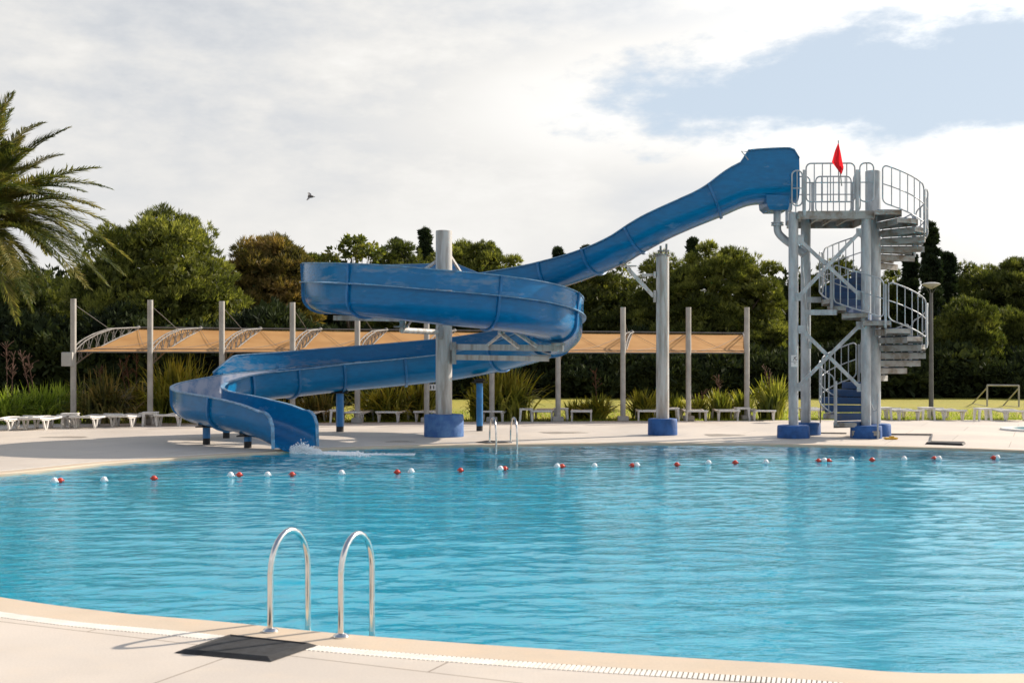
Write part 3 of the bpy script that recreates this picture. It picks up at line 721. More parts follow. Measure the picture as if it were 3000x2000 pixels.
# sign plates on the front left leg
lg = legs[0]
def sign_plate(par, z0, z1, w):
    mb = MB(); mb.box((lg[0], lg[1] - .128, (z0 + z1) / 2), (w, .006, z1 - z0)); return keep(mb.build('sign_plate', M['sign_white'], par))
zc = lambda py: CH - (py - HZ) * 29.25 / F
sg = thing('safety_sign', 'small white safety sign with a black sliding figure on the left tower leg', 'sign', (lg[0], lg[1] - .13, zc(1072)))
sign_plate(sg, zc(1058), zc(1040), .17); sign_plate(sg, zc(1074), zc(1060), .17)
mb = MB(); cz = zc(1049); yy = lg[1] - .134
mb.box((lg[0] - .0, yy, cz), (.012, .004, .13), M=Matrix.Rotation(rad(40), 3, 'Y')); mb.box((lg[0] + .005, yy - .003, cz - .005), (.10, .004, .011), M=Matrix.Rotation(rad(60), 3, 'Y')); mb.sphere((lg[0] + .05, yy, cz - .035), .013, 8, 6)
mb.box((lg[0] + .028, yy, cz + .03), (.05, .004, .01), M=Matrix.Rotation(rad(-30), 3, 'Y'))
keep(mb.build('pictogram', M['ink'], sg)); mb = MB(); mb.box((lg[0], yy - .001, zc(1064)), (.05, .004, .012)); keep(mb.build('sign_text', M['ink'], sg))
# flag
fp = at(2460, 470, 29.12)
fg = thing('red_flag', 'red triangular flag hanging limp from a short pole on the tower railing', 'flag', (fp.x, fp.y, PZ + .4))
mb = MB(); mb.tube([at(2456, 412, 29.12), at(2458, 470, 29.12), at(2466, 545, 29.12)], .014, 8); keep(mb.build('flag_pole', M['lamp_white'], fg))
FV = []; nr = 14; nc = 8
Lp = [(2455, 420), (2445, 445), (2437, 475), (2450, 492), (2463, 510)]; Rp = [(2457, 420), (2463, 447), (2468, 475), (2472, 492), (2466, 510)]
def pl(P, t):
    t *= len(P) - 1; i = min(int(t), len(P) - 2); f = t - i; return (P[i][0] * (1 - f) + P[i + 1][0] * f, P[i][1] * (1 - f) + P[i + 1][1] * f)
mb = MB(); vs = []
for r in range(nr + 1):
    a = pl(Lp, r / nr); b = pl(Rp, r / nr)
    for c in range(nc + 1):
        u = c / nc; vs.append(at(a[0] + (b[0] - a[0]) * u, a[1] + (b[1] - a[1]) * u, 29.06 + .05 * math.sin(u * 9 + r * .25) * (r / nr) ** .5))
fs = [[r * (nc + 1) + c, r * (nc + 1) + c + 1, (r + 1) * (nc + 1) + c + 1, (r + 1) * (nc + 1) + c] for r in range(nr) for c in range(nc)]
mb.add(vs, fs, True); keep(mb.build('flag_cloth', M['flag'], fg, 180))

# ------------------------------------------------------------------ spiral staircase
SX, SY = 9.11, 30.15
ST = thing('spiral_staircase', 'galvanised steel spiral staircase with blue treads winding round a thick pole', 'staircase', (SX, SY, 0))
column(ST, SX, SY, .19, .2, 6.68, M['galv'], name='centre_pole')
footing(ST, 9.17, SY + .05, .40, .315, M['blue_conc'])
NS = 29; DA = 360 * 2 / NS; RO = 1.26; RISE = (PZ - .02) / NS
def sp(a, r, z): return Vector((SX + r * math.cos(rad(a)), SY + r * math.sin(rad(a)), z))
A0 = -100
for i in range(NS):
    a0 = A0 - i * DA; a1 = a0 - DA - 5; z = RISE * (i + 1); mb = MB()
    n = 5; top = [sp(a0 + (a1 - a0) * k / n, RO, z) for k in range(n + 1)]; inn = [sp(a0 + (a1 - a0) * k / n, .18, z) for k in range(n + 1)]
    V = inn + top + [v - Vector((0, 0, .03)) for v in inn + top]; m_ = n + 1
    for k in range(n):
        mb.add([V[k], V[k + 1], V[m_ + k + 1], V[m_ + k], V[2 * m_ + k], V[2 * m_ + k + 1], V[3 * m_ + k + 1], V[3 * m_ + k]], [(0, 1, 2, 3), (7, 6, 5, 4), (3, 2, 6, 7), (0, 4, 5, 1)])
    # front and back skirts of the folded plate
    mb.bar(sp(a0, .2, z - .083), sp(a0, RO, z - .083), .012, .155); mb.bar(sp(a1, .2, z - .078), sp(a1, RO, z - .078), .012, .145)
    mb.bar(sp(a0, RO - .01, z - .06), sp(a0 - DA * .5, RO - .01, z - .06), .01, .1); mb.bar(sp(a0 - DA * .5, RO - .01, z - .06), sp(a1, RO - .01, z - .06), .01, .1)
    tr = keep(mb.build('tread', M['galv_dirty'], ST))
    mb = MB(); P = [sp(a0 + .6, .24, 0), sp(a0 + .3, RO - .02, 0), sp((a0 + a1) / 2, RO - .02, 0), sp(a1 + 3, RO - .02, 0), sp(a1 + 5, .24, 0)]
    q = len(P); mb.add([p + Vector((0, 0, z + .002)) for p in P] + [p + Vector((0, 0, z + .014)) for p in P], [list(range(q)), list(range(q, 2 * q))[::-1]] + [[k, q + k, q + (k + 1) % q, (k + 1) % q] for k in range(q)])
    mb.bar(sp(a0 + .55, .22, z - .075), sp(a0 + .55, RO - .01, z - .075), .008, .17)
    mb.build('tread_cover', M['tread_blue'], tr)
# curved guard rails
def helix(t0):
    def f(t):
        ang_ = A0 - t0 - math.degrees(t / (RO + .05)); z = RISE * (1 + (A0 - ang_) / DA) - .1
        return sp(ang_, RO + .05, z)
    return f
t = 717 - 56 - 61 * 11
Lpan = rad(56) * (RO + .05)
while t + 56 < 722:
    if t < -2: t += 61; continue
    rail_panel(helix(t), Lpan, .10, 1.02, 5, 'guardrail', M['galv'], ST, r=.018)
    mb = MB(); p0 = helix(t)(-.045); mb.box((p0.x, p0.y, p0.z + .4), (.05, .05, 1.06), rz=rad(A0 - t)); keep(mb.build('rail_post', M['galv'], ST))
    t += 61
mb = MB(); p0 = helix(2)(0); mb.tube([(p0.x, p0.y, .0), (p0.x, p0.y, 1.1)], .022, 8); e1 = sp(A0 - 20, .22, .85); mid_ = (Vector((p0.x, p0.y, .72)) + e1) / 2 - Vector((0, 0, .12))
keep(mb.build('rail_post', M['galv'], ST))
mb = MB(); mb.tube(spline([(p0.x, p0.y, .74), tuple(mid_), tuple(e1)], .05)[0], .012, 6); keep(mb.build('chain', M['galv'], ST))
mb = MB(); g = gnd(2402, 1272); mb.tube([g, (g.x + .03, g.y, 1.0)], .015, 6); keep(mb.build('stay_rod', M['lamp_grey'], ST))

# ------------------------------------------------------------------ pool ladders
def ladder(name, label, deckpts, waterpts, htop, r, par_steps=True):
    dp = [Vector(p) for p in deckpts]; wp = [Vector(p) for p in waterpts]
    t = thing(name, label, 'pool ladder', tuple(dp[0]))
    for a, b in zip(dp, wp):
        d = b - a; d.z = 0; L = d.length; dn = d / L; R = L / 2; pts = [a + Vector((0, 0, .0)), a + Vector((0, 0, .15)), a + Vector((0, 0, (htop - R) * .6))]
        for k in range(15):
            an = PI - PI * k / 14; pts.append(a + dn * (R + R * math.cos(an)) + Vector((0, 0, htop - R * 1.25 + R * 1.25 * math.sin(an))))
        pts += [Vector((b.x, b.y, .1)), Vector((b.x, b.y, -.5)), Vector((b.x, b.y, -1.1))]
        mb = MB(); mb.tube(pts, r, 14); keep(mb.build('handrail', M['chrome'], t))
        mb = MB(); mb.lathe([(r * 2.6, 0), (r * 2.6, .008), (r * 2.2, .018), (r * 1.25, .028), (0, .028)], (a.x, a.y, a.z), 20); keep(mb.build('flange_cap', M['chrome'], t))
    for z in (-.28, -.55, -.82):
        mb = MB(); c = (wp[0] + wp[1]) / 2; d = wp[1] - wp[0]; mb.box((c.x, c.y, z), (d.length, .08, .025), rz=math.atan2(d.y, d.x)); keep(mb.build('step', M['chrome'], t))
    return t
a1 = gnd(792, 1850); a2 = gnd(999, 1866)
b1 = at(902, 1835, 8.47); b2 = at(1090, 1852, 8.27); b1.z = b2.z = 0; a1.z = a2.z = .002
ladder('pool_ladder', 'large shiny steel pool ladder in the foreground beside the black mat', [a1, a2], [b1, b2], .655, .0205)
c1 = gnd(1435, 1297); c2 = gnd(1496, 1297); c1.z = c2.z = .0
e1 = Vector((-.355, 26.85, 0)); e2 = Vector((.115, 26.85, 0))
ladder('pool_ladder', 'small distant steel pool ladder on the far pool edge below the slide', [c1, c2], [e1, e2], .60, .022)

# ------------------------------------------------------------------ mats and small things on the deck
def mat_slab(corners, h, bev, label, name='rubber_mat', cat='mat'):
    P = [Vector(c) for c in corners]; c = sum(P, Vector()) / 4; n = 4
    inn = [p + (c - p).normalized() * bev for p in P]; inn2 = [p + (c - p).normalized() * (bev + .015) for p in P]
    V = [Vector((p.x, p.y, .004)) for p in P] + [Vector((p.x, p.y, h)) for p in inn] + [Vector((p.x, p.y, h - .008)) for p in inn2]
    fs = [[3, 2, 1, 0], [8, 9, 10, 11]]
    for i in range(4): j = (i + 1) % 4; fs += [[i, j, 4 + j, 4 + i], [4 + i, 4 + j, 8 + j, 8 + i]]
    mb = MB(); mb.add(V, fs); bm_ = mb.build(name, M['dark_rub'], loc=tuple(c)); bm = bmesh.new(); bm.from_mesh(bm_.data); bmesh.ops.recalc_face_normals(bm, faces=bm.faces); bm.to_mesh(bm_.data); bm.free()
    return tag(bm_, label, cat)
mat_slab([gnd(511, 1912), gnd(794, 1938), gnd(930, 1891), gnd(666, 1862)], .024, .06, 'black rubber mat with sloping edges on the deck beside the foreground ladder')
mat_slab([gnd(1392, 1296), gnd(1425, 1299), gnd(1500, 1297), gnd(1430, 1291)], .02, .05, 'thin dark mat at the foot of the far pool ladder')
mat_slab([gnd(2710, 1301), gnd(2822, 1305), gnd(2830, 1299), gnd(2722, 1297)], .05, .04, 'flat dark slab lying by the pool edge right of the tower')
mb = MB(); A = gnd(2606, 1275); B = gnd(2731, 1276); D = gnd(2726, 1297); mb.bar(A + Vector((0, 0, .03)), B + Vector((0, 0, .03)), .04, .04); mb.bar(B + Vector((0, 0, .03)), D + Vector((0, 0, .03)), .03, .03)
A2 = gnd(2405, 1270); B2 = gnd(2480, 1271); mb.bar(A2 + Vector((0, 0, .02)), B2 + Vector((0, 0, .02)), .03, .03)
tag(mb.build('floor_bar', M['lamp_grey'], loc=tuple(A)), 'thin dark metal bar lying on the deck right of the tower feet', 'metal bar')
mb = MB(); p = gnd(2610, 1287); mb.box(p + Vector((0, 0, .03)), (.32, .12, .05), rz=.1, bev=.02); mb.box(p + Vector((.02, 0, .07)), (.12, .05, .03), bev=.01)
tag(mb.build('pool_float', M['yellow'], loc=tuple(p)), 'small flat yellow object on the deck beside the right blue footing', 'yellow object')
# damp patches
def puddle(px0, px1, py, dy, sd_=0):
    c = gnd((px0 + px1) / 2, py); rx = (px1 - px0) / 2 * c.y / F; ry = dy / 2 * c.y * c.y / (F * CH); mb = MB(); n = 40; vs = []
    for k in range(n):
        a = 2 * PI * k / n; w = 1 + .18 * math.sin(3 * a + sd_) + .1 * math.sin(7 * a + sd_ * 2); vs.append((c.x + rx * w * math.cos(a), c.y + ry * w * math.sin(a), .004))
    mb.add(vs, [list(range(n))]); o = mb.build('puddle', M['stain'], loc=(c.x, c.y, 0)); o['kind'] = 'structure'
puddle(1580, 1710, 1267, 5, 1); puddle(2060, 2170, 1274, 6, 2); puddle(1130, 1215, 1293, 4, 3); puddle(130, 260, 1280, 4, 4); puddle(2310, 2345, 1262, 2, 5)

# small round pool at the far right
SPc = gnd(3098, 1260)
mb = MB(); n = 48; rx, ry = 1.2, 1.1; vs = []
for rr_, z in ((1.0, -.02), (1.0, .05), (1.22, .05), (1.24, .003)):
    for k in range(n): a = 2 * PI * k / n; vs.append((SPc.x + rx * rr_ * math.cos(a), SPc.y + ry * rr_ * math.sin(a), z))
fs = [[r * n + k, r * n + (k + 1) % n, (r + 1) * n + (k + 1) % n, (r + 1) * n + k] for r in range(3) for k in range(n)]
mb.add(vs, fs); sp_ = thing('round_pool', 'small round paddling pool with a white rim at the right edge', 'pool', tuple(SPc)); keep(mb.build('pool_rim', M['grate'], sp_))
mb = MB(); mb.add([(SPc.x + rx * math.cos(2 * PI * k / n), SPc.y + ry * math.sin(2 * PI * k / n), .012) for k in range(n)], [list(range(n))])
M['spool'] = mat('paddling_water', (0.03, 0.35, 0.45), .08, bump=.5, bscale=6); keep(mb.build('water_surface', M['spool'], sp_))

# ------------------------------------------------------------------ float line
FLN = thing('float_line', 'rope of red and white floats stretched across the pool', 'lane rope', (0, 19, WZ))
bu = [(159, 1409, 'w'), (177, 1407, 'r'), (305, 1406, 'w'), (451, 1400, 'r'), (676, 1392, 'w'), (701, 1390, 'r'), (784, 1391, 'w'), (856, 1389, 'r'), (1001, 1386, 'w'), (1164, 1382, 'r'), (1205, 1381, 'w'), (1349, 1377, 'r'), (1466, 1373, 'w'), (1479, 1372, 'r'),
      (1632, 1366, 'w'), (1647, 1365, 'r'), (1742, 1365, 'w'), (1852, 1363, 'r'), (1866, 1363, 'w'), (1983, 1360, 'r'), (2076, 1356, 'w'), (2154, 1354, 'r'), (2244, 1354, 'w'), (2398, 1349, 'r'), (2415, 1349, 'w'), (2428, 1349, 'r'), (2495, 1346, 'w'), (2555, 1346, 'r'), (2649, 1344, 'w'), (2737, 1342, 'r'), (2751, 1343, 'w'), (2911, 1340, 'r'), (2922, 1340, 'w')]
bp_ = []
for i, (px, py, c) in enumerate(bu):
    Y = (CH - WZ - .035) * F / (py - HZ); x = (px - 1500) * Y / F; bp_.append(Vector((x, Y, WZ + .03)))
    r = .048 if c == 'w' else .046; mb = MB(); mb.sphere((x, Y, WZ + (.042 if c == 'w' else .035)), r, 16, 10, (1.0, 1.0, 1.12 if c == 'w' else .98)); mb.tube([(x - .06, Y, WZ + .03), (x + .06, Y, WZ + .03)], .016, 8)
    keep(mb.build('float', M['red'] if c == 'r' else M['white_float'], FLN))
mb = MB(); rp = [gnd(-260, 1440, WZ + .01)] + bp_ + [gnd(3300, 1336, WZ + .01)]
dense = []
for a, b in zip(rp[:-1], rp[1:]):
    n = max(1, int((b - a).length / .25))
    for k in range(n):
        u = k / n; p = a.lerp(b, u); p.z = WZ + .012 + .016 * abs(2 * u - 1); p.y += .03 * math.sin(p.x * 2.1); dense.append(p)
mb.tube(dense, .0055, 5); keep(mb.build('rope', M['rope'], FLN))

# splash where the slide meets the pool
rs = np.random.RandomState(5); V = []; Fs = []
def blob(c, r):
    b = len(V); V.extend([(c[0] + r, c[1], c[2]), (c[0] - r, c[1], c[2]), (c[0], c[1] + r, c[2]), (c[0], c[1] - r, c[2]), (c[0], c[1], c[2] + r), (c[0], c[1], c[2] - r)])
    for t_ in ((0, 2, 4), (2, 1, 4), (1, 3, 4), (3, 0, 4), (2, 0, 5), (1, 2, 5), (3, 1, 5), (0, 3, 5)): Fs.append([b + k for k in t_])
for k in range(11000):
    u = rs.rand() ** 1.6 * 1.7; lat = rs.normal(0, .10 + .08 * u); u -= .18; h = abs(rs.normal(0, .085 * max(0, 1 - abs(u - .12) / .5) + .008))
    blob((-4.45 + u * .93 - lat * .3, 24.86 - u * .2 + lat * .9, WZ + .004 + h), .004 + .014 * rs.rand() ** 2 + (.006 if h < .03 else 0))
for k in range(1500):
    u = rs.rand() ** 1.3 * 2.2; lat = rs.normal(0, .16); blob((-4.2 + u, 24.8 - u * .12 + lat, WZ + .002), .004 + .010 * rs.rand())
M['foam'] = mat('white_foam', (0.86, 0.90, 0.93), .5)
tag(npmesh('water_splash', np.array(V), np.array(Fs), M['foam']), 'white splash of water at the mouth of the slide', 'splash', kind='stuff')

# ------------------------------------------------------------------ shade canopy
masts_px = [215, 440, 650, 857, 1047, 1250, 1441, 1635, 1825, 2017, 2188]
ends_px = [405, 587, 762, 938, 1131, 1331, 1500, 1680, 1851, 2017, 2182]
CN = thing('shade_canopy', 'long row of tan fabric sunshades on grey masts along the far deck', 'sunshade', ((215 - 1500) * 35.7 / F, 35.7, 0))
MP = []; 
for i, (a, b) in enumerate(zip(masts_px, ends_px)):
    Y0 = 35.7 + (38.9 - 35.7) * i / 10; Y1 = Y0 + 4.4; x0 = (a - 1500) * Y0 / F; x1 = (b - 1500) * Y1 / F
    topy = 875 + (900 - 875) * min(1, i / 7); zt = CH + (HZ - topy) * Y0 / F
    mb = MB(); mb.tube([(x0, Y0, 0 - .02), (x0, Y0, zt)], .085, 14); keep(mb.build('mast', M['mast'], CN))
    mb = MB(); mb.box((x0, Y0, .08), (.34, .34, .16), bev=.02); keep(mb.build('mast_foot', M['mast'], CN))
    zf = 2.21; ze = 3.06 - .10 * i / 10
    kk = 1 - .035 * i / 10
    def curve(u, x0=x0, Y0=Y0, x1=x1, Y1=Y1, kk=kk, tab=0):
        z = (np.interp(u, (0, .08, .155, .32, .55, 1), (2.24, 2.42, 2.56, 2.756, 2.947, 3.05)), np.interp(u, (0, .25, .45, .72, 1), (1.77, 2.16, 2.43, 2.72, 2.96)), np.interp(u, (0, .1, .25, .45, .72, 1), (2.18, 2.23, 2.30, 2.40, 2.69, 2.99)))[tab]
        return Vector((x0 + (x1 - x0) * u, Y0 + (Y1 - Y0) * u, float(z) * (kk if u > .5 else 1 - (1 - kk) * u * 2)))
    MP.append(curve)
    if True:
        mb = MB(); n = 16; up = [curve(k / n) for k in range(n + 1)]; lo_ = [curve(k / n, tab=1) for k in range(n + 1)]
        for sx_ in (-.07, .07):
            o_ = Vector((sx_, 0, 0)); mb.tube([p + o_ for p in up], .022, 6)
        mb.tube(lo_, .024, 6)
        for k in range(n):
            mb.tube([up[k] + Vector((-.07, 0, 0)), lo_[k + 1 if k % 2 else k]], .011, 5, caps=False); mb.tube([up[k + 1] + Vector((.07, 0, 0)), lo_[k + 1 if k % 2 == 0 else k]], .011, 5, caps=False)
        mb.sphere(curve(1.0), .07, 8, 6)
        keep(mb.build('arch_truss', M['truss'], CN))
        mb = MB(); mb.tube([(x0, Y0, zt - .15), curve(.52) + Vector((0, 0, .02))], .009, 5); keep(mb.build('stay_cable', M['truss'], CN))
for i in range(10):
    f0, f1 = MP[i], MP[i + 1]; nu, nv = 14, 8; V = []
    for a in range(nu + 1):
        for b in range(nv + 1):
            v = b / nv; p = f0(a / nu, tab=2).lerp(f1(a / nu, tab=2), v); p.z += -.015 * math.sin(PI * v) ; V.append(p)
    Fs = [[a * (nv + 1) + b, a * (nv + 1) + b + 1, (a + 1) * (nv + 1) + b + 1, (a + 1) * (nv + 1) + b] for a in range(nu) for b in range(nv)]
    mb = MB(); mb.add(V, Fs, True); keep(mb.build('fabric_panel', M['canopy'], CN, 180))
    mb = MB(); mb.tube([f0(0, tab=2), f1(0, tab=2)], .02, 6); mb.tube([f0(.14, tab=2) + Vector((0, 0, .03)), f1(.14, tab=2) + Vector((0, 0, .03))], .014, 6); mb.tube([f0(1), f1(1)], .03, 6)
    [mb.tube([q0(k / 8, tab=2).lerp(q1(k / 8, tab=2), k / 8) + Vector((0, 0, .025)) for k in range(9)], .006, 4) for q0, q1 in ((f0, f1), (f1, f0))]
    keep(mb.build('purlin', M['truss'], CN))
mb = MB(); p = at(199, 1052, 35.6); mb.box(p, (.32, .2, .42), bev=.015); mb.box(p + Vector((0, -.105, 0)), (.27, .012, .37)); keep(mb.build('control_box', M['box'], CN))

# ------------------------------------------------------------------ loungers and side tables
def vleg(mb, x, y, h, s, w=.05):
    """V-shaped moulded leg seen from the side: two struts meeting near the ground"""
    for d in (-1, 1):
        a = Vector((x + d * .12, y, h)); b = Vector((x + d * .03, y, 0.0)); mb.bar(a, b, w, .045)
    mb.box((x, y, .02), (.13, w, .04)); mb.box((x, y, h - .01), (.40, w, .05))
def make_lounger():
    t = thing('sun_lounger', '', 'sun lounger'); L = 1.85; Wd = .68; h = .29
    mb = MB()
    n = 22
    for k in range(n):
        x = -L / 2 + L * (k + .5) / n; z = h + .02 + .015 * math.cos(k / n * 2 * PI * 1.5); mb.box((x, 0, z), (L / n * .78, Wd - .1, .022))
    mb.build('slat_bed', M['white_plastic'], t)
    mb = MB()
    for s_ in (-1, 1):
        mb.tube([(-L / 2 + L * k / 12, s_ * (Wd / 2 - .03), h + .02 + .015 * math.cos(k / 12 * 2 * PI * 1.5)) for k in range(13)], .034, 6)
    mb.tube([(-L / 2, -(Wd / 2 - .03), h + .035), (-L / 2, Wd / 2 - .03, h + .035)], .034, 6); mb.tube([(L / 2, -(Wd / 2 - .03), h + .035), (L / 2, Wd / 2 - .03, h + .035)], .034, 6)
    mb.build('side_frame', M['white_plastic'], t)
    for sx_ in (-.62, .62):
        for s_ in (-1, 1):
            mb = MB(); vleg(mb, sx_, s_ * (Wd / 2 - .035), h, 1); mb.build('leg', M['white_plastic'], t)
    return t
def make_table():
    t = thing('side_table', '', 'side table'); mb = MB(); mb.box((0, 0, .40), (.46, .46, .03), bev=.012); mb.box((0, 0, .37), (.42, .42, .03)); mb.build('table_top', M['white_plastic'], t)
    for a in (-1, 1):
        for b in (-1, 1):
            mb = MB(); mb.add([(a * .21, b * .21, .385), (a * .13, b * .21, .385), (a * .13, b * .13, .385), (a * .21, b * .13, .385), (a * .225, b * .225, 0), (a * .17, b * .225, 0), (a * .17, b * .17, 0), (a * .225, b * .17, 0)], [(0, 1, 2, 3), (7, 6, 5, 4), (0, 4, 5, 1), (1, 5, 6, 2), (2, 6, 7, 3), (3, 7, 4, 0)]); mb.build('leg', M['white_plastic'], t)
    return t
LG = make_lounger(); TB = make_table()
lst = [  # px centre, py of near legs, kind, rotation deg, label
 (40, 1262, 'l', 79, 'leftmost white sun lounger, cut by the left edge of the picture'),
 (142, 1259, 'l', 79, 'white sun lounger just left of the table under the first mast'),
 (206, 1253, 't', 10, 'white square side table at the foot of the leftmost canopy mast'),
 (284, 1254, 'l', 79, 'white sun lounger just right of the leftmost canopy mast'),
 (390, 1251, 'l', 79, 'white sun lounger left of the table under the second mast'),
 (441, 1248, 't', 10, 'white side table at the foot of the second canopy mast'),
 (525, 1248, 'l', 79, 'white sun lounger partly hidden behind the left bend of the slide'),
 (905, 1240, 'l', 79, 'white sun lounger peeking out behind the mouth of the slide'),
 (987, 1239, 't', 8, 'white side table behind the thin blue post'),
 (1051, 1238, 'l', 79, 'white sun lounger just right of the thin blue post'),
 (1154, 1237, 'l', 80, 'white sun lounger standing open between blue post and big blue footing'),
 (1262, 1236, 'l', 80, 'white sun lounger half hidden by the big blue footing'),
 (1455, 1235, 'l', 80, 'white sun lounger behind the far pool ladder'),
 (1540, 1234, 't', 4, 'white side table just right of the far ladder under the big flax bush'),
 (1593, 1234, 'l', 84, 'white sun lounger between two side tables near the eighth mast'),
 (1644, 1233, 't', 2, 'white side table in front of the eighth mast'),
 (1704, 1234, 'l', 86, 'white sun lounger in front of a flax bush, right of the eighth mast'),
 (1894, 1233, 'l', 88, 'white sun lounger just left of the middle support column'),
 (1968, 1232, 't', 2, 'white side table half hidden behind the middle support column'),
 (2031, 1233, 'l', 90, 'white sun lounger just right of the middle support column'),
 (2123, 1232, 'l', 90, 'white sun lounger left of the table at the last canopy mast'),
 (2174, 1231, 't', 2, 'white side table in front of the last canopy mast'),
 (2226, 1232, 'l', 90, 'white sun lounger between the last canopy mast and the tower'),
 (2385, 1229, 'l', 88, 'white sun lounger seen between the tower legs'),
 (2588, 1230, 't', 2, 'white side table right behind the thick staircase pole'),
 (2641, 1231, 'l', 92, 'white sun lounger between the staircase pole and the street lamp'),
 (2714, 1230, 't', 2, 'white side table at the foot of the street lamp'),
 (2770, 1231, 'l', 92, 'white sun lounger just right of the street lamp'),
 (2879, 1233, 't', 2, 'white side table in front of the small goal'),
 (2948, 1233, 'l', 92, 'rightmost white sun lounger, in front of the goal'),
]
ul = ut = False
for px, py, k, rz, lab in lst:
    if k == 'l': o = LG if not ul else copy_tree(LG); ul = True; D = .9 * abs(math.sin(rad(rz))) + .3 * abs(math.cos(rad(rz)))
    else: o = TB if not ut else copy_tree(TB); ut = True; D = .24
    g = gnd(px, py); Yc = g.y + D * .8; o.location = ((px - 1500) * Yc / F, Yc, 0.0); o.rotation_euler = (0, 0, rad(rz))
    o['label'] = lab; o['group'] = 'sun loungers along the far deck' if k == 'l' else 'side tables between the loungers'

# ------------------------------------------------------------------ street lamp, goal, small sign, bird
p = at(2728, 1222, 41); LP = thing('street_lamp', 'grey park lamp with a shallow dish head standing on the lawn', 'street lamp', (p.x, p.y, 0))
zt = CH + (HZ - 850) * 41 / F
mb = MB(); mb.tube([(p.x, p.y, -.02), (p.x, p.y, zt - .1)], lambda u: .085 - .03 * u, 12); keep(mb.build('lamp_post', M['lamp_grey'], LP))
mb = MB(); mb.lathe([(.03, .02), (.16, .09), (.30, .165), (.315, .19), (.24, .225), (.12, .25), (0, .26)], (p.x, p.y, zt + .02), 24); keep(mb.build('lamp_dish', M['lamp_white'], LP))
mb = MB()
for a in range(4): mb.tube([(p.x + .05 * math.cos(a * PI / 2), p.y + .05 * math.sin(a * PI / 2), zt - .12), (p.x + .2 * math.cos(a * PI / 2), p.y + .2 * math.sin(a * PI / 2), zt + .13)], .008, 5)
keep(mb.build('lamp_bracket', M['lamp_grey'], LP))
g = [gnd(2892, 1190, -.02), gnd(2985, 1192, -.02), gnd(2849, 1182, -.02), gnd(2939, 1188, -.02)]
GL = thing('football_goal', 'small white metal goal frame on the lawn at far right', 'goal', tuple(g[0])); hh = .92; mb = MB()
up0 = g[0] + Vector((0, 0, hh)); up1 = g[1] + Vector((0, 0, hh)); mb.tube([g[0], up0], .04, 8); mb.tube([g[1], up1], .04, 8); mb.tube([up0, up1], .04, 8); keep(mb.build('goal_frame', M['mast'], GL))
for a, b, c in ((g[2], up0, g[0]), (g[3], up1, g[1])):
    mb = MB(); mb.tube([a, b - Vector((0, 0, .1))], .03, 8); mb.tube([a, c], .02, 6); keep(mb.build('goal_stay', M['mast'], GL))
p = at(1252, 1215, 37.5); SN = thing('info_sign', 'small white sign on a thin pole beside the thick loop column', 'sign', (p.x, p.y, 0)); mb = MB(); mb.tube([(p.x, p.y, -.02), (p.x, p.y, at(0, 1112, 37.5).z)], .018, 8); keep(mb.build('sign_pole', M['mast'], SN))
c = at(1266, 1134, 37.4); mb = MB(); mb.box(c, (.27, .012, .19)); keep(mb.build('sign_plate', M['sign_white'], SN))
for dx in (-.045, .05): mb = MB(); mb.box(c + Vector((dx, -.009, -.01)), (.035, .004, .085)); mb.sphere(c + Vector((dx, -.009, .045)), .014, 8, 6); keep(mb.build('pictogram', M['ink'], SN))
# bird
bc = at(912, 575, 22); BD = thing('bird', 'small grey bird in flight in the left sky', 'bird', tuple(bc))
def bp2(px, py, dy=0): return at(850 + px / 15.68, 520 + py / 15.68, 22 + dy)
mb = MB(); A, B = bp2(810, 865), bp2(1145, 890)
mb.tube([A.lerp(B, k / 8) for k in range(9)], lambda u: .004 + .026 * math.sin(PI * min(1, u * 1.25 + .05)) ** .8 if u < .8 else .006, 8); mb.sphere(bp2(1035, 880), .02, 8, 6)
keep(mb.build('body', mat('bird_grey', (.10, .085, .08), .7), BD))
mb = MB(); 
def wing(P, ph):
    n = len(P); V = [bp2(x, y, d) for x, y, d in P]; mb.add(V + [v + Vector((0, .006, 0)) for v in V], [list(range(n)), list(range(n, 2 * n))[::-1]] + [[k, (k + 1) % n, n + (k + 1) % n, n + k] for k in range(n)])
wing([(850, 860, 0), (820, 760, .05), (800, 710, .12), (850, 685, .16), (905, 705, .14), (960, 750, .08), (970, 800, .03), (955, 865, 0)], 0)
wing([(840, 880, 0), (800, 940, -.05), (745, 1050, -.14), (780, 1050, -.14), (860, 1000, -.1), (930, 930, -.05), (960, 880, 0)], 0)
keep(mb.build('wing', mat('wing_grey', (.20, .19, .19), .7), BD))

# ------------------------------------------------------------------ vegetation
M['pine'] = foliage('pine_needles', [(0.15, (0.035, 0.045, 0.011)), (0.5, (0.10, 0.12, 0.026)), (0.85, (0.28, 0.29, 0.075))], .42, .8)
M['pine2'] = foliage('pine_needles_dark', [(0.15, (0.024, 0.033, 0.009)), (0.5, (0.068, 0.088, 0.021)), (0.88, (0.19, 0.20, 0.05))], .4, .8)
M['pine_brown'] = foliage('pine_needles_brown', [(0.15, (0.04, 0.044, 0.014)), (0.5, (0.13, 0.11, 0.03)), (0.85, (0.30, 0.20, 0.08))], .4, .6)
M['cypress'] = foliage('cypress_leaves', [(0.15, (0.010, 0.020, 0.010)), (0.6, (0.022, 0.038, 0.016)), (0.95, (0.045, 0.062, 0.022))], .2, .8)
M['loose'] = foliage('loose_leaves', [(0.15, (0.05, 0.07, 0.015)), (0.6, (0.12, 0.14, 0.035)), (0.95, (0.2, 0.18, 0.05))], .45, 1.2)
M['wood'] = foliage('wood_and_shade_leaves', [(0.15, (0.010, 0.017, 0.008)), (0.6, (0.028, 0.042, 0.014)), (0.95, (0.07, 0.085, 0.025))], .15, .3, .95)  # very dark leaf tones, for the wood and for shade under the trees
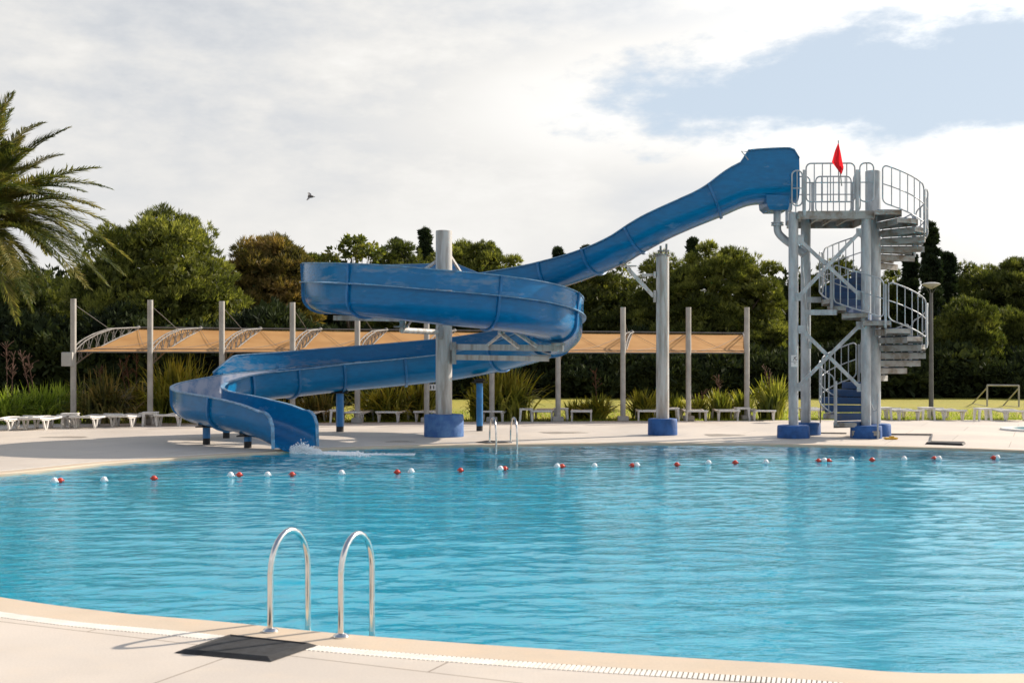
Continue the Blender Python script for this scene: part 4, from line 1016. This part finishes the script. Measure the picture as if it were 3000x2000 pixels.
M['palm'] = foliage('palm_leaves', [(0.1, (0.03, 0.05, 0.015)), (0.5, (0.095, 0.11, 0.028)), (0.92, (0.27, 0.23, 0.085))], .45, 1.0, .45)
M['flax'] = foliage('flax_leaves', [(0.1, (0.055, 0.08, 0.015)), (0.5, (0.20, 0.22, 0.035)), (0.95, (0.44, 0.42, 0.10))], .45, 2.0, .4)
M['flax_dark'] = foliage('flax_leaves_dark', [(0.1, (0.03, 0.038, 0.014)), (0.5, (0.12, 0.125, 0.035)), (0.95, (0.34, 0.25, 0.10))], .35, 2.0, .45)
M['flax_grass'] = foliage('grassy_leaves', [(0.1, (0.07, 0.11, 0.015)), (0.5, (0.20, 0.27, 0.04)), (0.95, (0.36, 0.42, 0.09))], .5, 2.0, .5)
M['stalk'] = mat('flower_stalk', (0.12, 0.06, 0.04), .8, var=.4, vscale=5)

def rdir(r, n):
    v = r.normal(size=(n, 3)); return v / np.linalg.norm(v, axis=1)[:, None]
def leaves(centers, dirs, length, width, r):
    """one long diamond per centre, pointing along dirs"""
    n = len(centers); side = np.cross(dirs, rdir(r, n)); side /= np.linalg.norm(side, axis=1)[:, None] + 1e-9
    L = (length * r.uniform(.6, 1.3, n))[:, None]; Wd = (width * r.uniform(.7, 1.3, n))[:, None]
    a = centers; b = centers + dirs * L * .45 + side * Wd; c = centers + dirs * L; d = centers + dirs * L * .45 - side * Wd
    V = np.stack([a, b, c, d], 1).reshape(-1, 3); Fq = np.arange(4 * n).reshape(-1, 4); return V, Fq
def crown_mesh(name, r, lobes, tufts, per, L, Wd, m, parent, up=.45, inner=True, core=None):
    """lobes: (x,y,z,radius) array"""
    Vs = []; Fs = []; nb = 0
    lc = lobes[:, :3]; lr = lobes[:, 3]; zc_ = lc.mean(0)
    n = len(lobes) * tufts; li = np.repeat(np.arange(len(lobes)), tufts)
    d = rdir(r, n); d[:, 2] = np.abs(d[:, 2]) * 1.0 - .35 * (r.rand(n) < .45) * np.abs(d[:, 2]) * 2; d /= np.linalg.norm(d, axis=1)[:, None]
    tc_ = lc[li] + d * (lr[li] * r.uniform(.78, 1.05, n))[:, None] * np.array([1, 1, .8])
    ti = np.repeat(np.arange(n), per); dd = d[ti] * .7 + rdir(r, n * per) * .75; dd[:, 2] += up; dd /= np.linalg.norm(dd, axis=1)[:, None]
    V, Fq = leaves(tc_[ti] + rdir(r, n * per) * .06, dd, L, Wd, r); Vs.append(V); Fs.append(Fq); nb = len(V)
    if inner:
        k = int(len(lobes) * tufts * .9); li = r.randint(0, len(lobes), k); c_ = lc[li] + rdir(r, k) * (lr[li] * r.uniform(.2, .75, k))[:, None]
        V, Fq = leaves(c_, rdir(r, k), L * 1.5, Wd * 4, r); Vs.append(V); Fs.append(Fq + nb); nb += len(V)
    if core:
        k = 4200; p = rdir(r, k) * (r.rand(k) ** .4)[:, None]; p = np.column_stack([p[:, 0] * core[0], p[:, 1] * core[1], np.where(p[:, 2] > 0, p[:, 2] * core[2], p[:, 2] * core[3]) + core[4]])
        V, Fq = leaves(p, rdir(r, k), .5, .12, r); Vs.append(V); Fs.append(Fq + nb)
    return npmesh(name, np.vstack(Vs), np.vstack(Fs), m, parent)
def pine(name, pxc, hw, ytop, ybot, Y, m, label, seed, cat='tree', trunk=True, depth=.8, lr=(.5, 1.0), dens=.72, dome=1.0, lean=0, nl=None):
    r = np.random.RandomState(seed); s = Y / F; x = (pxc - 1500) * s; rx = hw * s; zt = CH + (HZ - ytop) * s; zb = max(.6, CH + (HZ - ybot) * s)
    t = thing(name, label, cat, (x, Y, 0)); ry = rx * depth; cz = zb + (zt - zb) * .32; rzu = zt - cz; rzd = cz - zb
    n = nl or int(44 + (rx * ry + rx * rzu) * 2.4)
    k_ = np.arange(n) + .5; ph_ = k_ * 2.399963 + seed; z_ = 1 - 1.85 * k_ / n; q_ = np.sqrt(np.maximum(0, 1 - z_ * z_)); d = np.column_stack([q_ * np.cos(ph_), q_ * np.sin(ph_), z_]) + r.normal(0, .07, (n, 3)); d /= np.linalg.norm(d, axis=1)[:, None]
    rad0 = lr[0] + (lr[1] * 1.1 - lr[0]) * r.rand(n) ** 1.6; rr0 = np.minimum(rad0, rx * .35)
    ex = np.stack([d[:, 0] * (rx - rr0 * .9), d[:, 1] * (ry - rr0 * .9), np.where(d[:, 2] > 0, d[:, 2] * (rzu - rr0 * .8), d[:, 2] * rzd)], 1)
    sh = (r.uniform(.80, 1.07, n) * (1 + .09 * np.sin(3 * ph_ + seed) * np.cos(4 * z_ + seed)))[:, None]; sh[r.rand(n) < .1] *= .8
    lobes = np.column_stack([ex * sh + np.array([0, 0, cz]), rr0])
    per = 9; tufts = int(80 * dens)
    core = (rx * .74, ry * .74, rzu * .74, rzd * .74, cz)
    crown_mesh('crown', r, lobes, tufts, per, .27, .020, m, t, up=.8, core=core)
    if trunk:
        mb = MB(); th = .12 + rx * .025; pts_, _ = spline([(lean, 0, -.1), (lean * .55, 0, zb * .5), (0, 0, zb + .4), (0, 0, cz + rzu * .3)], .5); mb.tube(pts_, lambda u: th * (1 - .6 * u), 10)
        for k in range(7):
            i = r.randint(n); e = lobes[i, :3]; b0 = np.array([0, 0, zb * .75 + r.rand() * (cz - zb * .75)]); mb.tube(spline([b0, (b0 + e) / 2 + [0, 0, -.3], e], .5)[0], lambda u: th * .42 * (1 - .75 * u), 7)
        mb.build('trunk', M['bark'], t)
    return t
def cypress(pxc, hw, ytop, Y, label, seed, ybot=1150, m='cypress', blunt=.6):
    r = np.random.RandomState(seed); s = Y / F; x = (pxc - 1500) * s; w = hw * s; zt = CH + (HZ - ytop) * s; zb = max(.4, CH + (HZ - ybot) * s)
    t = thing('cypress_tree', label, 'cypress', (x, Y, 0)); n = int(30 + (zt - zb) * 8); u = r.rand(n); z = zb + (zt - zb) * u; env = w * (1 - u) ** blunt + .1
    a = r.uniform(0, 2 * PI, n); rr_ = env * r.uniform(.3, .75, n); lob = np.column_stack([rr_ * np.cos(a), rr_ * np.sin(a), z - .3 * u, np.maximum(.22, env * .42)])
    crown_mesh('crown', r, lob, 42, 6, .26, .03, M[m], t, up=.9)
    mb = MB(); mb.tube([(0, 0, -.1), (0, 0, zt * .8)], lambda q: .2 * (1 - .8 * q), 8); mb.build('trunk', M['bark'], t); return t
pine('pine_tree', 455, 272, 612, 1085, 57, M['pine'], 'big rounded bright green pine behind the left canopy masts', 1, depth=.75, lr=(.65, 1.15), dens=.95)
pine('pine_tree', 30, 300, 775, 1120, 60, M['pine2'], 'dark pine behind the palm at the far left', 2, depth=.6)
pine('pine_tree', 795, 165, 672, 1010, 62, M['pine_brown'], 'brownish domed pine left of the slide loop', 3, depth=.8, dens=1.2)
pine('pine_tree', 915, 45, 735, 900, 66, M['pine'], 'small green pine top touching the upper left rim of the slide loop', 4, lr=(.5, .8))
pine('pine_tree', 1170, 130, 705, 1000, 78, M['pine2'], 'dark green pine behind the slide loop left of the thick column', 5)
pine('pine_tree', 1385, 165, 695, 1000, 76, M['pine'], 'bright green pine right of the top of the thick column', 6, dens=1.1)
pine('pine_tree', 1530, 60, 768, 1000, 80, M['pine2'], 'low pine whose top just clears the back of the slide loop', 7)
pine('pine_tree', 1745, 200, 765, 1100, 78, M['pine2'], 'broad dark pine left of the middle support column under the slide', 8, depth=.6)
pine('pine_tree', 1950, 125, 745, 1090, 76, M['pine'], 'pine directly behind the middle support column', 9)
pine('pine_tree', 2115, 205, 712, 1100, 74, M['pine'], 'large domed pine between the middle support column and the tower', 10, depth=.6, dens=1.2)
pine('pine_tree', 2440, 95, 752, 1090, 82, M['pine2'], 'dark pine seen through the tower legs', 11)
pine('pine_tree', 2600, 120, 790, 1100, 84, M['pine2'], 'dark pine behind the spiral staircase', 12)
pine('pine_tree', 2840, 90, 778, 1000, 86, M['pine2'], 'pine top between the cypress and the right edge group', 13)
pine('pine_tree', 2985, 190, 742, 1080, 80, M['pine2'], 'tall broad pine at the right edge of the picture', 14, dens=1.2)
pine('pine_tree', 2835, 108, 872, 1095, 68, M['pine2'], 'lower pine with a slanted trunk just right of the lamp', 15, dens=1.0, lean=3.0, depth=.9)
pine('pine_tree', 2960, 105, 898, 1100, 71, M['pine2'], 'low dark pine behind the small goal', 17, dens=1.0)
pine('pine_tree', 3100, 160, 900, 1110, 72, M['pine2'], 'low dark pine cut by the right edge', 16)
cypress(590, 26, 652, 70, 'small dark cypress tip between the two left pines', 20)
cypress(1165, 32, 690, 82, 'blunt dark cypress behind the slide loop left of the thick column', 21, blunt=.3)
cypress(1245, 28, 668, 84, 'dark cypress top just left of the thick column', 22, blunt=.35)
cypress(1640, 28, 716, 84, 'small round cypress top above the upper slide run', 23, blunt=.25)
cypress(1722, 22, 720, 86, 'tiny tree top peeking over the upper slide run', 24, blunt=.25)
cypress(2728, 52, 648, 78, 'tall pointed dark cypress above the street lamp', 25, blunt=.65)
cypress(2668, 50, 740, 80, 'shorter dark cypress left of the tall pointed one', 26, blunt=.5)
cypress(2775, 42, 735, 82, 'shorter dark cypress right of the tall pointed one', 27, blunt=.45)
cypress(2030, 10, 696, 86, 'thin tree tip above the large domed pine', 28, blunt=.4)
# loose deciduous tree
r = np.random.RandomState(40); Y = 64; s = Y / F; x = (1035 - 1500) * s; LT = thing('deciduous_tree', 'thin airy broadleaf tree with loose pale leaves above the slide loop', 'tree', (x, Y, 0)); lob = []; mb = MB()
for k in range(13):
    px = r.uniform(955, 1120); py = 700 + abs(px - 1060) * .35 + r.uniform(-8, 60); lob.append(((px - 1500) * s - x, r.uniform(-1, 1), CH + (HZ - py) * s, r.uniform(.3, .62)))
lob = np.array(lob); crown_mesh('crown', r, lob, 26, 4, .26, .075, M['loose'], LT, up=0, inner=False)
for l in lob: mb.tube(spline([(0, 0, 2.5), (l[0] * .4, l[1] * .4, (l[2] + 2.5) * .52), (l[0], l[1], l[2])], .6)[0], lambda u: .07 * (1 - .8 * u), 5)
mb.tube([(0, 0, -.1), (0, 0, 2.6)], .13, 8); mb.build('trunk', M['bark'], LT)
# far wood
r = np.random.RandomState(50); n = 1300; X_ = r.uniform(-62, 62, n); Y_ = r.uniform(85, 97, n); top_ = 6.3 + 1.2 * np.sin(X_ * .35) + .8 * np.sin(X_ * .9 + 1); Z_ = r.uniform(0, 1, n) * top_
lob = np.column_stack([X_, Y_, Z_, r.uniform(1.3, 2.1, n)])
o = crown_mesh('woodland', r, lob, 48, 5, .45, .085, M['wood'], None); tag(o, 'dark mass of wood closing the view behind the pines', 'woodland', kind='stuff')
n = 420; X_ = r.uniform(-30, -7.5, n); Y_ = r.uniform(52, 58, n); lob = np.column_stack([X_, Y_, r.uniform(0, 1, n) * (3.3 + .5 * np.sin(X_)), r.uniform(.8, 1.3, n)])
o = crown_mesh('shade_foliage', r, lob, 50, 6, .38, .06, M['wood'], None); tag(o, 'dark foliage standing in for the shade beneath the left pines', 'shade_foliage', kind='stuff')  # added dark leaves; their colour stands for the shade below these crowns
n = 900; X_ = r.uniform(-9, 46, n); Y_ = 64.5 + r.rand(n) ** 1.5 * 9 + .8 * np.sin(X_ * .6); lob = np.column_stack([X_, Y_, .3 + r.uniform(0, 1, n) * (1.3 + .16 * (Y_ - 64) + .5 * np.sin(X_ * 1.1)), r.uniform(.6, 1.1, n)])
o = crown_mesh('shade_foliage', r, lob, 50, 6, .38, .06, M['wood'], None); tag(o, 'dark foliage standing in for tree shade at the far side of the lawn', 'shade_foliage', kind='stuff')  # shaded open ground under the trees, put in as a band of dark leaves
# flax bushes
def flax(px, hw, ytop, base, m, label, seed, n=130, droop=.55, stalks=(), wd=.030, depth=.8, cat='shrub'):
    r = np.random.RandomState(seed); g = gnd(px, base, -.02); s = g.y / F; w = hw * s; h = (base - ytop) * s * 1.12
    t = thing('flax_bush', label, cat, tuple(g)); V = []; Fs = []; sg_ = 7
    n = int(n * 1.9); wd = wd * 1.35
    for k in range(n):
        a = r.uniform(0, 2 * PI); q = r.rand() ** .6; bx = r.normal(0, .22 * w); by = r.normal(0, .22 * w * depth); L = h * r.uniform(.62, 1.15); tilt = q * w * 1.0
        dx, dy = math.cos(a), math.sin(a) * depth; sx_, sy_ = -math.sin(a), math.cos(a); fx = r.uniform(-.5, .5); sx_, sy_ = sx_ * math.cos(fx) - dx * math.sin(fx), sy_ * math.cos(fx) - dy * math.sin(fx)
        wv = wd * r.uniform(.6, 1.3); b = len(V); dr = droop * r.uniform(.2, 1.3) * q; hz = L * math.sqrt(max(.15, 1 - (tilt / max(h, w * 1.1)) ** 2))
        for i in range(sg_ + 1):
            u = i / sg_; rr_ = tilt * (u ** 1.5) + .04; z = hz * u - dr * h * u ** 3.2; wq = wv * (1 - u ** 2.5) * (.6 + .8 * min(1, u * 3)) / 1.4 + .001
            V.append((bx + dx * rr_ - sx_ * wq, by + dy * rr_ - sy_ * wq, z)); V.append((bx + dx * rr_ + sx_ * wq, by + dy * rr_ + sy_ * wq, z + .01))
        for i in range(sg_): Fs.append([b + 2 * i, b + 2 * i + 1, b + 2 * i + 3, b + 2 * i + 2])
    npmesh('leaves', np.array(V), np.array(Fs), m, t)
    for (spx, spy) in stalks:
        e = Vector(((spx - px) * s, 0, (base - spy) * s)); mb = MB(); b0 = Vector((e.x * .3, 0, .1)); mb.tube([b0, b0.lerp(e, .5) + Vector((.02, 0, 0)), e], .012, 6)
        for k in range(22):
            u = .62 + .38 * r.rand(); p = b0.lerp(e, u); q = p + Vector((r.normal(0, .09), r.normal(0, .09), .10 + .08 * r.rand())); mb.tube([p, q], .008, 4); mb.sphere(q, .016, 5, 4)
        mb.build('flower_stalk', M['stalk'], t)
    return t
flax(20, 120, 1135, 1243, M['flax_grass'], 'bright green strappy bush at the far left behind the loungers', 60, 260, stalks=((18, 1010), (40, 1040)), wd=.022)
flax(120, 95, 1130, 1240, M['flax_grass'], 'bright grassy bush left of the leftmost canopy mast', 61, 260, stalks=((62, 1040), (82, 1045)), wd=.02)
flax(185, 60, 1128, 1236, M['flax_grass'], 'lighter grassy tuft right beside the leftmost canopy mast', 62, 180, wd=.018)
flax(300, 105, 1090, 1240, M['flax_dark'], 'dark brown drooping bush between the first two canopy masts', 63, 330, droop=.9, stalks=((292, 1085),), wd=.022)
flax(395, 55, 1120, 1234, M['flax_dark'], 'dark spiky bush with reddish flower stalks by the second mast', 64, 140, droop=.9, stalks=((368, 1045), (400, 1035), (352, 1065)))
flax(520, 120, 1055, 1238, M['flax'], 'tall spiky flax bush behind the left bend of the slide', 65, 230, droop=.4, wd=.032)
flax(440, 70, 1160, 1236, M['flax'], 'low green flax tuft at the foot of the second mast', 66, 120)
flax(930, 90, 1140, 1234, M['flax_dark'], 'brown withered flax bush behind the thin blue post', 67, 240, droop=.9, wd=.024)
flax(820, 80, 1165, 1236, M['flax_dark'], 'dark flax bush seen behind the slide mouth', 68, 160, droop=.8)
flax(1130, 110, 1118, 1233, M['flax'], 'wide green flax bush behind the open lounger left of the thick column', 69, 250, wd=.028)
flax(1230, 70, 1112, 1231, M['flax'], 'upright flax bush behind the small white sign', 70, 150)
flax(1480, 115, 1080, 1233, M['flax'], 'large fan-shaped flax bush behind the far pool ladder', 71, 260, droop=.45, wd=.032)
flax(1405, 45, 1130, 1230, M['flax'], 'smaller flax tuft against the right thin blue post', 72, 80)
flax(1690, 48, 1172, 1229, M['flax'], 'short flax clump right of the eighth mast', 73, 90, droop=.15)
flax(1748, 62, 1158, 1230, M['flax'], 'flax clump with one tall reddish flower stalk', 74, 130, droop=.25, stalks=((1744, 1090),))
flax(1885, 68, 1148, 1229, M['flax'], 'upright flax clump left of the middle support column', 75, 150, droop=.15)
flax(1975, 38, 1162, 1228, M['flax'], 'flax clump just right of the middle support column', 76, 80, droop=.2)
flax(2045, 48, 1162, 1228, M['flax'], 'thin flax clump by the tenth mast', 77, 90, droop=.3, stalks=((2060, 1150),))
flax(2110, 50, 1150, 1228, M['flax'], 'yellowish flax clump between the last two masts', 78, 120, droop=.2, stalks=((2105, 1112),))
flax(2175, 45, 1150, 1227, M['flax'], 'flax clump at the foot of the last mast', 79, 110, droop=.2)
flax(2262, 62, 1112, 1230, M['flax'], 'tall yellow-green flax bush left of the tower with a branched stalk', 80, 190, droop=.35, stalks=((2243, 1082), (2255, 1090)), wd=.028)
# grass tufts on the lawn edge
r = np.random.RandomState(90); n = 26000
gx_ = r.uniform(-20, 20, n); gy_ = np.array([far_edge(v) for v in gx_]) + .05 + r.rand(n) ** 2 * 9
dd = rdir(r, n); dd[:, 2] = 1.6; dd /= np.linalg.norm(dd, axis=1)[:, None]
V, Fq = leaves(np.column_stack([gx_, gy_, np.full(n, -.03)]), dd, .10, .010, r)
tag(npmesh('grass', V, Fq, M['flax_grass']), 'short sunlit grass along the edge of the deck', 'grass', kind='stuff')

# palm
PC = at(-95, 665, 30); PT = thing('palm_tree', 'tall feathery palm reaching in from the left edge', 'palm', (PC.x, PC.y, 0))
r = np.random.RandomState(33); 
def frond(base, ctrl, tip, seed_):
    n = 46; V = []; Fs = []; P = []
    for k in range(n + 1):
        u = k / n; P.append(base * (1 - u) ** 2 + ctrl * 2 * u * (1 - u) + tip * u * u)
    Lf = (P[-1] - P[0]).length
    mb = MB(); mb.tube(P, lambda u: .028 * (1 - .85 * u) + .003, 5)
    V = list(mb.v); Fs = [f for f in mb.f if len(f) == 4]
    for k in range(5, n + 1):
        u = k / n; tdir = (P[min(k + 1, n)] - P[k - 1]).normalized(); sd_ = tdir.cross(Vector((0, 0, 1))); 
        if sd_.length < .05: sd_ = Vector((0, 1, 0))
        sd_.normalize(); up_ = sd_.cross(tdir)
        ll = (.50 * math.sin(PI * min(.97, u * .86 + .12)) + .10) * r.uniform(.8, 1.15)
        for sgn in (-1, 1):
            for q in range(4):
                d = (tdir * r.uniform(.75, 1.2) + sd_ * sgn * r.uniform(.55, .9) + up_ * r.uniform(-.05, .45)).normalized()
                p0 = P[k] + tdir * (q * Lf / n / 4); m1 = p0 + d * ll * .5; e = p0 + d * ll + Vector((0, 0, -ll * r.uniform(.02, .22))); w = d.cross(up_).normalized() * .015
                b = len(V); V += [tuple(p0), tuple(m1 + w), tuple(e), tuple(m1 - w)]; Fs.append([b, b + 1, b + 2, b + 3])
    o = npmesh('frond', np.array(V) - np.array(PT.location), np.array(Fs), M['palm'], PT)
tips = [(36, 278, 0, 1), (125, 362, 2, 1), (196, 378, 1, .6), (85, 440, -1, 1), (282, 492, -1, .55), (175, 455, 2, .6), (314, 550, 0, .9), (272, 604, -2, 1.0), (375, 756, 1, 1.6), (353, 796, -1, 1.5), (308, 828, 0, 1.3), (250, 836, -2, 1.2), (120, 845, -2.2, .6), (90, 902, 1, .5), (200, 640, 2.5, 1), (150, 560, -2.5, .8), (230, 700, 2, 1.4), (60, 500, 2, .8), (30, 620, -3, .8), (40, 780, -3, 1.2), (240, 560, -1.5, .9), (215, 610, 1.5, 1.1), (190, 520, -2, .8), (300, 700, -.5, 1.4), (330, 660, 1.8, 1.4), (260, 760, 2, 1.4), (200, 800, .5, 1.2), (150, 400, 1, .9), (290, 610, -2.4, 1.1), (170, 720, -1, 1.2)]
for i, (tx, ty, dy, lift) in enumerate(tips):
    b = at(-95 + r.uniform(-15, 25), 655 + r.uniform(-30, 40), 30); e = at(tx, ty, 30 + dy); mid = b.lerp(e, .5) + Vector((0, 0, .35 + .55 * lift)); frond(b, mid, e, i)
for i in range(22):
    tx, ty, dy, lift = tips[r.randint(len(tips))]; b = at(-95 + r.uniform(-15, 25), 655 + r.uniform(-30, 50), 30); e = at(tx * r.uniform(.3, .85) - 20, ty + r.uniform(-45, 45), 30 + dy + r.uniform(-2, 2)); frond(b, b.lerp(e, .5) + Vector((0, 0, .35 + .5 * lift)), e, i)
for i in range(26):
    a = r.uniform(PI * .55, PI * 1.45); elv = r.uniform(-.5, 1.1); L = 3.6; b = at(-95, 655, 30); e = b + Vector((math.cos(a) * L * math.cos(elv), math.sin(a) * L * math.cos(elv), L * math.sin(elv) - .6)); frond(b, b.lerp(e, .5) + Vector((0, 0, .9)), e, i)
mb = MB(); zt = PC.z - .1; mb.tube([(0, 0, -.05), (0, 0, .5), (0, 0, zt * .6), (0, 0, zt)], lambda u: .42 - .12 * u, 14)
for k in range(60): a = k * 2.4; z = zt * .35 + zt * .65 * k / 60; mb.bar((.27 * math.cos(a), .27 * math.sin(a), z), (.42 * math.cos(a), .42 * math.sin(a), z + .16), .1, .03)
mb.build('trunk', M['bark'], PT)
